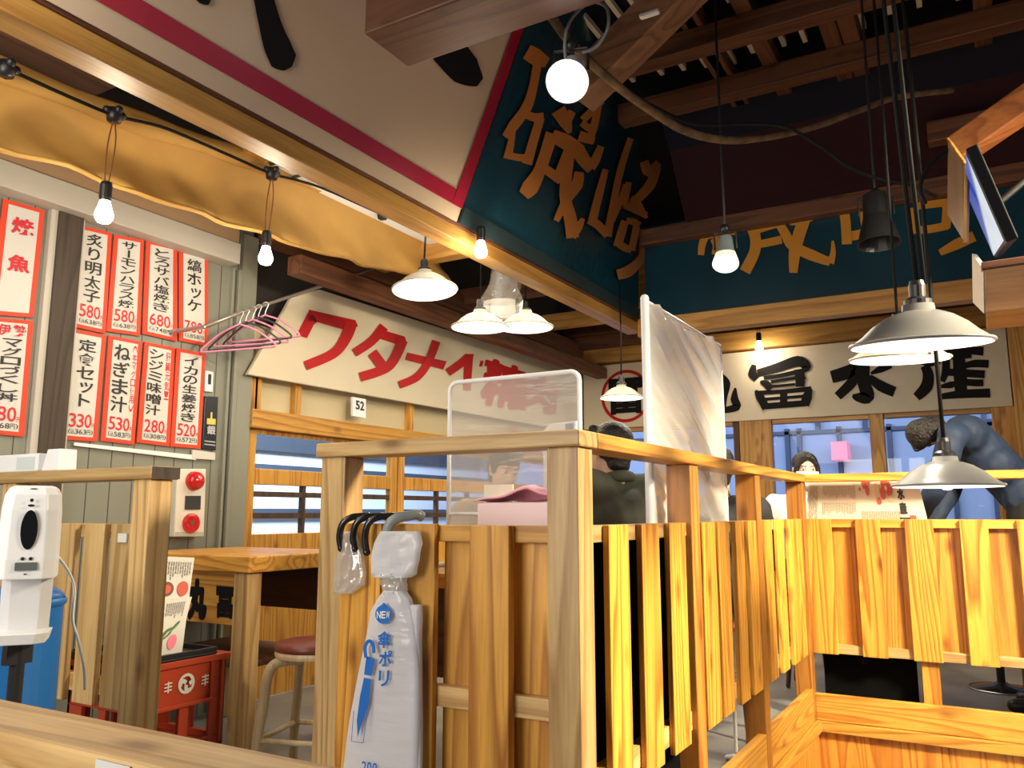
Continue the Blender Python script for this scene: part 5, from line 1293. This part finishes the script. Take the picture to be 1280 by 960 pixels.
MB().capsule((VNX, y0v + .015, ztv - .008), (VNX, y1v, ztv - .008), .008, .008, 8).build('top_bar', WHITE, vp, smooth=True)
for y in (y0v + .015, y1v):
    ft = MB()
    for a in (.5, 2.6, 4.7): ft.capsule((VNX, y, PZ + .05), (VNX + .085 * math.cos(a), y + .2 * math.sin(a), PZ + .012), .013, .011, 8)
    ft.build('foot', WHITE, vp, smooth=True)

# ================================================================== beyond the closed fence
tr_ = thing('counter_table', 'high dining table behind the closed fence carrying the big paper menu', 'table', (-.3, 5.5, PZ))
bx('tabletop', (-.72, 5.17, TZ - .05), (.15, 5.5, TZ), oakish('x'), tr_, .005)
for x in (-.69, .06):
    for y in (5.25, 5.42): bx('leg', (x, y, PZ), (x + .07, y + .07, TZ - .05), darkw('z'), tr_)
bx('side_panel', (-.93, 5.22, PZ + .02), (-.44, 5.24, TZ - .05), mat('black_panel', (.004, .004, .004), .95, spec=.03), tr_)  # matte black sheet standing in for the shade below the fence
MY = 5.21
mn = thing('paper_menu', 'large pale paper menu with a red seafood picture standing behind the closed fence', 'menu', (at_y(1080, 630, MY).x, MY, TZ))
cM = [at_y(1011, 597, MY), at_y(1146, 596, MY), at_y(1006, 665, MY), at_y(1163, 665, MY)]
PM = bil(*cM); MB().prism([PM(0, 0), PM(0, 1.36), PM(1, 1.36), PM(1, 0)], (0, .006, 0)).build('sheet', mat('buff_paper', (.66, .57, .44), .7), mn)
PMo = bil(*cM, off=(0, -.003, 0))
mb = MB()
for (u0, u1, v0, v1, n_, sd_) in ((.02, .10, .15, .95, 7, 1), (.14, .44, .15, .40, 22, 2), (.14, .44, .46, .70, 22, 3), (.16, .44, .76, .95, 18, 4), (.48, .80, .62, .95, 22, 5)): bars(mb, PMo, u0, u1, v0, v1, n_, .35, sd_)
mb.build('small_print', mat('brown_small_print', (.30, .22, .16), .6), mn)
mb = MB(); rg_ = random.Random(4)
for k_, (u_, v_, a_, b_) in enumerate(((.52, .10, .022, .12), (.545, .24, .018, .10), (.56, .06, .02, .08), (.70, .12, .03, .12), (.68, .30, .025, .12), (.735, .22, .03, .14), (.64, .44, .02, .07), (.48, .22, .008, .04))):
    disc(mb, bil(*cM, off=(0, -.003 - .0002 * k_, 0)), u_, v_, a_, b_)
rect(mb, PMo, .87, .70, .92, .98); disc(mb, PMo, .45, .88, .008, .03); mb.build('seafood_picture', FOOD, mn)
mb = MB(); PMp = bil(*cM, off=(0, -.0055, 0)); disc(mb, PMp, .60, .34, .02, .10); disc(mb, PMp, .63, .20, .022, .1); disc(mb, PMp, .71, .20, .012, .05); disc(mb, PMp, .74, .40, .02, .07); mb.build('seafood_picture', mat('shell_print', (.75, .5, .3), .6), mn)
mb = MB(); put(mb, PMo, '水', .80, .20, .86, .42, .04); put(mb, PMo, '産', .80, .46, .86, .68, .04)
for q_ in ((.79, .74, .80, 1.0), (.86, .74, .87, 1.0), (.79, .74, .87, .77)): rect(mb, PMo, *q_)
for v in (.80, .86, .92): rect(mb, PMo, .81, v, .85, v + .03)
mb.build('lettering', INKBLACK, mn)
# round based stool whose foot shows below the fence
p = at_z(1252, 856, PZ + .03)
rs = thing('round_base_stool', 'black stool with a round foot on the floor below the closed fence', 'stool', (p.x, p.y, PZ))
MB().lathe([(0, .05), (.03, .05), (.06, .03), (.18, .012), (.19, 0), (0, 0)], (p.x, p.y, PZ), 40).build('base', mat('gloss_black', (.012, .012, .013), .2), rs, smooth=True)
MB().lathe([(.192, .002), (.196, .006), (.19, .012)], (p.x, p.y, PZ), 40).build('base_rim', CHROME, rs, smooth=True)
MB().capsule((p.x, p.y, PZ + .04), (p.x, p.y, PZ + .64), .025, .025, 14).build('column', BLACKP, rs, smooth=True)
MB().lathe([(0, .06), (.16, .06), (.18, .045), (.18, .01), (.16, 0), (0, 0)], (p.x, p.y, PZ + .64), 36).build('seat', BLACKP, rs, smooth=True)

# ================================================================== people
def remesh(o, vox):
    md = o.modifiers.new('skin', 'REMESH'); md.mode = 'VOXEL'; md.voxel_size = vox; md.use_smooth_shade = True
    md = o.modifiers.new('relax', 'SMOOTH'); md.factor = .5; md.iterations = 3
def person(name, label, loc, yaw, J, top, bottom, sole=BLACKP, hair='short', mask=False, hm=HAIR, group=None, skin=SKIN, collar=None):
    """J: joints in the person's own frame (x right, y forward, z up from the floor)."""
    t = thing(name, label, 'person', loc, group)
    c, s_ = math.cos(yaw), math.sin(yaw); o = Vector(loc)
    def T(p): return o + Vector((p[0] * c - p[1] * s_, p[0] * s_ + p[1] * c, p[2]))
    V = {k: Vector(v) for k, v in J.items()}
    hd = V['head']; fwd = V['face'].normalized()                # direction of the face
    upv = (V['head'] - V['neck']).normalized(); rgt = fwd.cross(upv).normalized(); upv = rgt.cross(fwd).normalized()
    def H(x, y, z): return T(hd + rgt * x + fwd * y + upv * z)
    b = MB()
    def cap(a, e, ra, rb): b.capsule(T(a), T(e), ra, rb, 14)
    # head: skull, face, jaw, nose, ears
    def ell(mb, cx, cy, cz, rx, ry, rz, n=20):
        i0 = len(mb.v); mb.ball((0, 0, 0), 1, n)
        for i in range(i0, len(mb.v)):
            p = mb.v[i]; mb.v[i] = H(cx + p.x * rx, cy + p.y * ry, cz + p.z * rz)
    ell(b, 0, -.012, .03, .074, .094, .085); ell(b, 0, .018, -.02, .064, .072, .095); ell(b, 0, .045, -.075, .038, .04, .035); ell(b, 0, .02, -.05, .056, .062, .06)
    b.capsule(H(0, .086, .012), H(0, .103, -.026), .009, .014, 8); b.capsule(H(-.012, .094, -.03), H(.012, .094, -.03), .009, .009, 8)
    b.capsule(H(-.03, .078, .028), H(.03, .078, .028), .014, .014, 8); b.capsule(H(-.018, .082, -.058), H(.018, .082, -.058), .008, .008, 8)
    for q_ in (-1, 1): b.capsule(H(q_ * .074, -.005, .015), H(q_ * .072, .0, -.025), .014, .010, 8)
    cap(V['neck'] - Vector((0, .01, .04)), hd - upv * .05 - fwd * .012, .056, .05)
    sl_, sr_ = V['sl'], V['sr']; ch = V['chest']; pv = V['pelvis']; ax = (sr_ - sl_).normalized()
    cap(ch - ax * .09, ch + ax * .09, .10, .10); cap(ch, V['neck'] - Vector((0, 0, .05)), .09, .06); cap(ch, pv, .10, .11); cap(pv - ax * .07, pv + ax * .07, .105, .105)
    for k, q_ in (('l', -1), ('r', 1)):
        sh, el, wr = V['s' + k], V['e' + k], V['w' + k]
        cap(V['neck'] - Vector((0, 0, .04)), sh, .055, .052); cap(sh, el, .05, .040); cap(el, wr, .040, .027)
        d = (wr - el).normalized(); side = d.cross(Vector((0, 0, 1)))
        if side.length < .1: side = Vector((1, 0, 0))
        side.normalize(); dn = side.cross(d).normalized()
        pm = wr + d * .085
        cap(wr, wr + d * .03, .026, .028); cap(wr + d * .03 - side * .022, pm - side * .028, .017, .015); cap(wr + d * .03 + side * .022, pm + side * .028, .017, .015); cap(wr + d * .03, pm, .018, .016)
        for i, L_ in enumerate((.062, .072, .068, .052)):
            k0 = pm + side * (-.030 + .020 * i); m1 = k0 + (d * .8 - dn * .35).normalized() * L_ * .55; m2 = m1 + (d * .35 - dn * .75).normalized() * L_ * .5
            cap(k0, m1, .0095, .0085); cap(m1, m2, .0085, .007)
        th0 = wr + d * .035 - side * .03 * q_; m1 = th0 + (d * .6 - side * .7 * q_).normalized() * .038; m2 = m1 + (d * .9 - dn * .4).normalized() * .03
        cap(th0, m1, .012, .010); cap(m1, m2, .010, .008)
        hp = pv + ax * (.09 * q_) - Vector((0, 0, .02)); kn, an = V['k' + k], V['a' + k]
        cap(hp, kn, .085, .058); cap(kn, an, .056, .040); 
        fd = Vector((kn.x - hp.x, kn.y - hp.y, 0)); fd = fd.normalized() if fd.length > .05 else Vector((0, 1, 0))
        cap(an - Vector((0, 0, .03)), an + fd * .15 - Vector((0, 0, .045)), .038, .028)
    body = b.build('body', skin, t); remesh(body, .0085)
    # face details
    if not hair.startswith('back'):
        e = MB(); w_ = MB()
        for q_ in (-1, 1):
            ell(w_, q_ * .031, .074, .012, .015, .011, .0065, 12); ell(e, q_ * .031, .0815, .012, .0062, .005, .0062, 10)
        ew = w_.build('eye_white', mat('eye_white', (.75, .74, .72), .3), t, smooth=True); e.build('iris', BLACKP, ew, smooth=True)
        e = MB()
        for q_ in (-1, 1): e.capsule(H(q_ * .015, .090, .034), H(q_ * .047, .080, .036), .0035, .003, 6)
        e.build('eyebrow', hm, t, smooth=True)
        if not mask:
            e = MB(); e.capsule(H(-.02, .087, -.056), H(.02, .087, -.056), .0045, .0045, 8); e.build('lips', mat('lip', (.5, .17, .14), .4), t, smooth=True)
    if mask:
        m_ = MB()
        def mk(u, v):
            a = (u - .5) * 2.3; r_ = .092 + .006 * math.sin(v * math.pi * 3)
            return H(.080 * math.sin(a), .012 + r_ * math.cos(a) + .012 * math.sin(math.pi * v), .0 - .10 * v)
        m_.grid(mk, 20, 10).build('face_mask', mat('mask_white', (.80, .78, .76), .7), t, smooth=True, solid=.003)
    # hair
    h = MB()
    if hair in ('short', 'back_short'):
        ell(h, 0, -.022, .052, .084, .098, .082); ell(h, 0, -.05, .0, .076, .066, .07); ell(h, 0, -.055, -.055, .058, .045, .045)
        for q_ in (-1, 1): ell(h, q_ * .058, -.02, .02, .026, .06, .055)
        for i in range(9): a = -.9 + 1.8 * i / 8; h.capsule(H(.07 * math.sin(a), .045 * math.cos(a) + .01, .10), H(.062 * math.sin(a), .088 * math.cos(a) - .004, .062), .022, .014, 8)
    elif hair == 'long':
        ell(h, 0, -.025, .052, .086, .098, .080); ell(h, 0, -.055, -.04, .082, .062, .11)
        for q_ in (-1, 1):
            h.capsule(H(q_ * .022, .062, .098), H(q_ * .066, .045, .03), .024, .020, 10); h.capsule(H(q_ * .066, .045, .03), H(q_ * .078, .015, -.09), .020, .018, 10); h.capsule(H(q_ * .078, .0, -.06), H(q_ * .075, -.02, -.19), .026, .018, 10)
    ho = h.build('hair', hm, t); remesh(ho, .008)
    # clothing
    g = MB()
    def capg(a, e, ra, rb): g.capsule(T(a), T(e), ra, rb, 14)
    e_ = .022
    capg(ch - ax * .09, ch + ax * .09, .10 + e_, .10 + e_); capg(ch, V['neck'] - Vector((0, 0, .055)), .09 + e_, .06); capg(ch, pv, .11 + e_, .115 + e_); capg(pv - ax * .07, pv + ax * .07, .11 + e_, .11 + e_)
    mid = (ch + pv) / 2; capg(mid - ax * .07, mid + ax * .07, .11 + e_, .11 + e_)
    for k, q_ in (('l', -1), ('r', 1)):
        sh, el, wr = V['s' + k], V['e' + k], V['w' + k]
        capg(V['neck'] - Vector((0, 0, .05)), sh, .055 + e_ * .5, .054 + e_); capg(ch, sh, .10, .06 + e_); capg(sh, el, .054 + e_, .044 + e_); capg(el, el + (wr - el) * .96, .044 + e_, .030 + e_ * .8)
        for i in range(3):
            f_ = .25 + .25 * i; p = sh + (el - sh) * f_; capg(p - ax * .02, p + ax * .02, .062, .060)
    jk = g.build('jacket', top, t); remesh(jk, .011)
    tx = bpy.data.textures.get('cloth_folds') or bpy.data.textures.new('cloth_folds', 'CLOUDS'); tx.noise_scale = .12; tx.noise_depth = 1
    md = jk.modifiers.new('folds', 'DISPLACE'); md.texture = tx; md.texture_coords = 'GLOBAL'; md.strength = .022; md.mid_level = .5
    g = MB(); 
    capg(pv - ax * .07, pv + ax * .07, .118, .118)
    for k, q_ in (('l', -1), ('r', 1)):
        hp = pv + ax * (.09 * q_) - Vector((0, 0, .02)); kn, an = V['k' + k], V['a' + k]
        capg(hp, kn, .10, .074); capg(kn, an + Vector((0, 0, .02)), .072, .060)
    tr__ = g.build('trousers', bottom, t); remesh(tr__, .012)
    for k, q_ in (('l', -1), ('r', 1)):
        hp = pv + ax * (.09 * q_) - Vector((0, 0, .02)); kn, an = V['k' + k], V['a' + k]
        fd = Vector((kn.x - hp.x, kn.y - hp.y, 0)); fd = fd.normalized() if fd.length > .05 else Vector((0, 1, 0))
        g = MB(); capg(an - fd * .03 - Vector((0, 0, .035)), an + fd * .17 - Vector((0, 0, .045)), .048, .038)
        sh_ = g.build('shoe', sole, t, smooth=True)
    if collar:
        g = MB(); n_ = V['neck'] - Vector((0, .0, .035)); ring = [T(n_ + Vector((.068 * math.cos(a), .066 * math.sin(a), .022 - .022 * math.sin(a)))) for a in [2 * math.pi * i / 20 for i in range(20)]]
        g.tube(ring, .024, 10, True).build('collar', collar, t, smooth=True)
    return t
def seated(sh_h=.66, lean=.05, face=(0, 1, 0), elL=None, wrL=None, elR=None, wrR=None, hz=None):
    s = sh_h; J = dict(pelvis=(0, 0, s + .10), chest=(0, lean, s + .40), neck=(0, lean + .04, s + .575), head=(0, lean + .075, s + .725), face=face,
        sl=(-.19, lean, s + .50), sr=(.19, lean, s + .50), el=elL or (-.25, lean + .12, s + .24), er=elR or (.25, lean + .12, s + .24),
        wl=wrL or (-.14, lean + .36, s + .28), wr=wrR or (.14, lean + .36, s + .28),
        kl=(-.13, .40, s + .05), kr=(.13, .40, s + .05), al=(-.13, .32, .32 if s > .6 else .08), ar=(.13, .32, .32 if s > .6 else .08))
    return J
def perch(label, x, y, h):
    t = thing('stool', label, 'stool', (x, y, PZ))
    MB().lathe([(0, .04), (.15, .04), (.165, .03), (.165, .008), (.15, 0), (0, 0)], (x, y, PZ + h - .04), 32).build('seat', mat('maroon_leather', (.20, .045, .03), .35), t, smooth=True)
    for k in range(4):
        a = math.pi / 4 + k * math.pi / 2
        MB().capsule((x + .11 * math.cos(a), y + .11 * math.sin(a), PZ + h - .05), (x + .18 * math.cos(a), y + .18 * math.sin(a), PZ + .015), .015, .015, 10).build('leg', darkw('z'), t, smooth=True)
    ring = [(x + .155 * math.cos(a), y + .155 * math.sin(a), PZ + .28) for a in [2 * math.pi * i / 24 for i in range(24)]]
    MB().tube(ring, .009, 8, True).build('foot_ring', METAL, t, smooth=True)
OLIVE = mat('olive_grey_cloth', (.065, .072, .055), .75, var=(7, .15)); NAVY = mat('navy_cloth', (.018, .034, .075), .7, var=(6, .2)); BLACKC = mat('black_cloth', (.010, .010, .012), .8)
WHITEC = mat('white_cloth', (.74, .73, .71), .8); TAN = mat('tan_cloth', (.33, .24, .16), .8); DENIM = mat('dark_trousers', (.02, .022, .03), .8)
# man in the olive grey jacket, seen from behind
h1 = at_d(760, 566, 3.5)
hz1 = h1.z - PZ - .725
y1_ = R(62)
def base_for(h, yaw, lean=.05, hy=.075): 
    f_ = Vector((-math.sin(yaw), math.cos(yaw), 0)); return (h.x - f_.x * (lean + hy), h.y - f_.y * (lean + hy), PZ)
l1 = base_for(h1, y1_, .03, .06)
J1 = seated(hz1, .03, (-.25, 1, -.05), elL=(-.27, .20, hz1 + .30), wrL=(-.13, .24, hz1 + .58), elR=(.31, .05, hz1 + .28))
for k_, d_ in (('sl', .075), ('sr', .075), ('chest', .05), ('neck', .035)): J1[k_] = (J1[k_][0], J1[k_][1] - .02, J1[k_][2] + d_)
J1['head'] = (0, .09, hz1 + .725); J1['neck'] = (0, .05, hz1 + .615)
person('person', 'person in an olive grey jacket seated with back turned beside the milky vinyl sheet', l1, y1_, J1, OLIVE, DENIM, hair='back_short', collar=OLIVE)
perch('maroon stool under the person in the olive grey jacket', l1[0], l1[1], hz1 - .07)
# person behind the hazy table screen
h5 = at_d(630, 588, 4.35); hz5 = h5.z - PZ - .725; y5 = R(-118)
l5 = base_for(h5, y5, .12)
person('person', 'person with short black hair in a tan top blurred behind the hazy table screen', l5, y5, seated(hz5, .12, (.1, 1, -.35)), TAN, DENIM, hair='short')
perch('maroon stool under the person in the tan top', l5[0], l5[1], hz5 - .07)
# woman with mask
h2 = at_d(1007, 589, 5.5); hz2 = h2.z - PZ - .725; y2 = R(205)
l2 = base_for(h2, y2)
person('person', 'person with long black hair, white face mask and white top facing the viewer', l2, y2, seated(hz2, .05, (.05, 1, -.08), elL=(-.36, .10, hz2 + .26), wrL=(-.34, .34, hz2 + .30), elR=(.40, .0, hz2 + .27), wrR=(.48, .22, hz2 + .24)), WHITEC, DENIM, hair='long', mask=True, skin=mat('pale_skin', (.76, .54, .43), .5))
perch('maroon stool under the person with the face mask', l2[0], l2[1], hz2 - .07)
# dark figure half hidden by the vinyl sheet
h4 = at_d(899, 588, 4.6); hz4 = h4.z - PZ - .725; y4 = R(20)
l4 = base_for(h4, y4)
person('person', 'person in black seated with back turned, half hidden by the milky vinyl sheet', l4, y4, seated(hz4, .05, (0, 1, 0)), BLACKC, DENIM, hair='back_short')
perch('maroon stool under the person in black', l4[0], l4[1], hz4 - .07)
# man bending over the table
y3 = R(82); f3 = Vector((-math.sin(y3), math.cos(y3), 0)); r3 = Vector((math.cos(y3), math.sin(y3), 0))
hd3 = at_d(1162, 541, 4.95); ch3 = at_d(1210, 545, 4.95); pv3 = at_d(1284, 622, 4.9)
loc3 = (pv3.x, pv3.y, PZ)
def loc(p): d = Vector(p) - Vector(loc3); return (d.dot(r3), d.dot(f3), d.z)
pv = Vector(loc(pv3)); ch = Vector(loc(ch3)); hd = Vector(loc(hd3)); nk = ch + (hd - ch) * .45 + Vector((0, 0, .01))
cx = Vector((1, 0, 0)); sh0 = ch + (hd - ch) * .25
J3 = dict(pelvis=pv, chest=ch, neck=nk, head=hd, face=(.85, .05, -.5), sl=sh0 - cx * .20 - Vector((0, 0, .02)), sr=sh0 + cx * .20 - Vector((0, 0, .03)),
    el=sh0 + Vector((-.26, .08, -.30)), er=sh0 + Vector((.24, .10, -.30)), wl=sh0 + Vector((-.18, .22, -.50)), wr=sh0 + Vector((.16, .20, -.52)),
    kl=pv + Vector((-.11, .06, -.48)), kr=pv + Vector((.11, .04, -.48)), al=Vector((pv.x - .11, pv.y - .02, .09)), ar=Vector((pv.x + .11, pv.y - .04, .09)))
person('person', 'person in a navy top bending over the table behind the closed fence', loc3, y3, J3, NAVY, BLACKC, hair='back_short', hm=mat('dark_brown_hair', (.018, .015, .013), .5, bump=(60, .9)))

for o in list(bpy.data.objects):
    if '_org' in o.keys(): del o['_org']
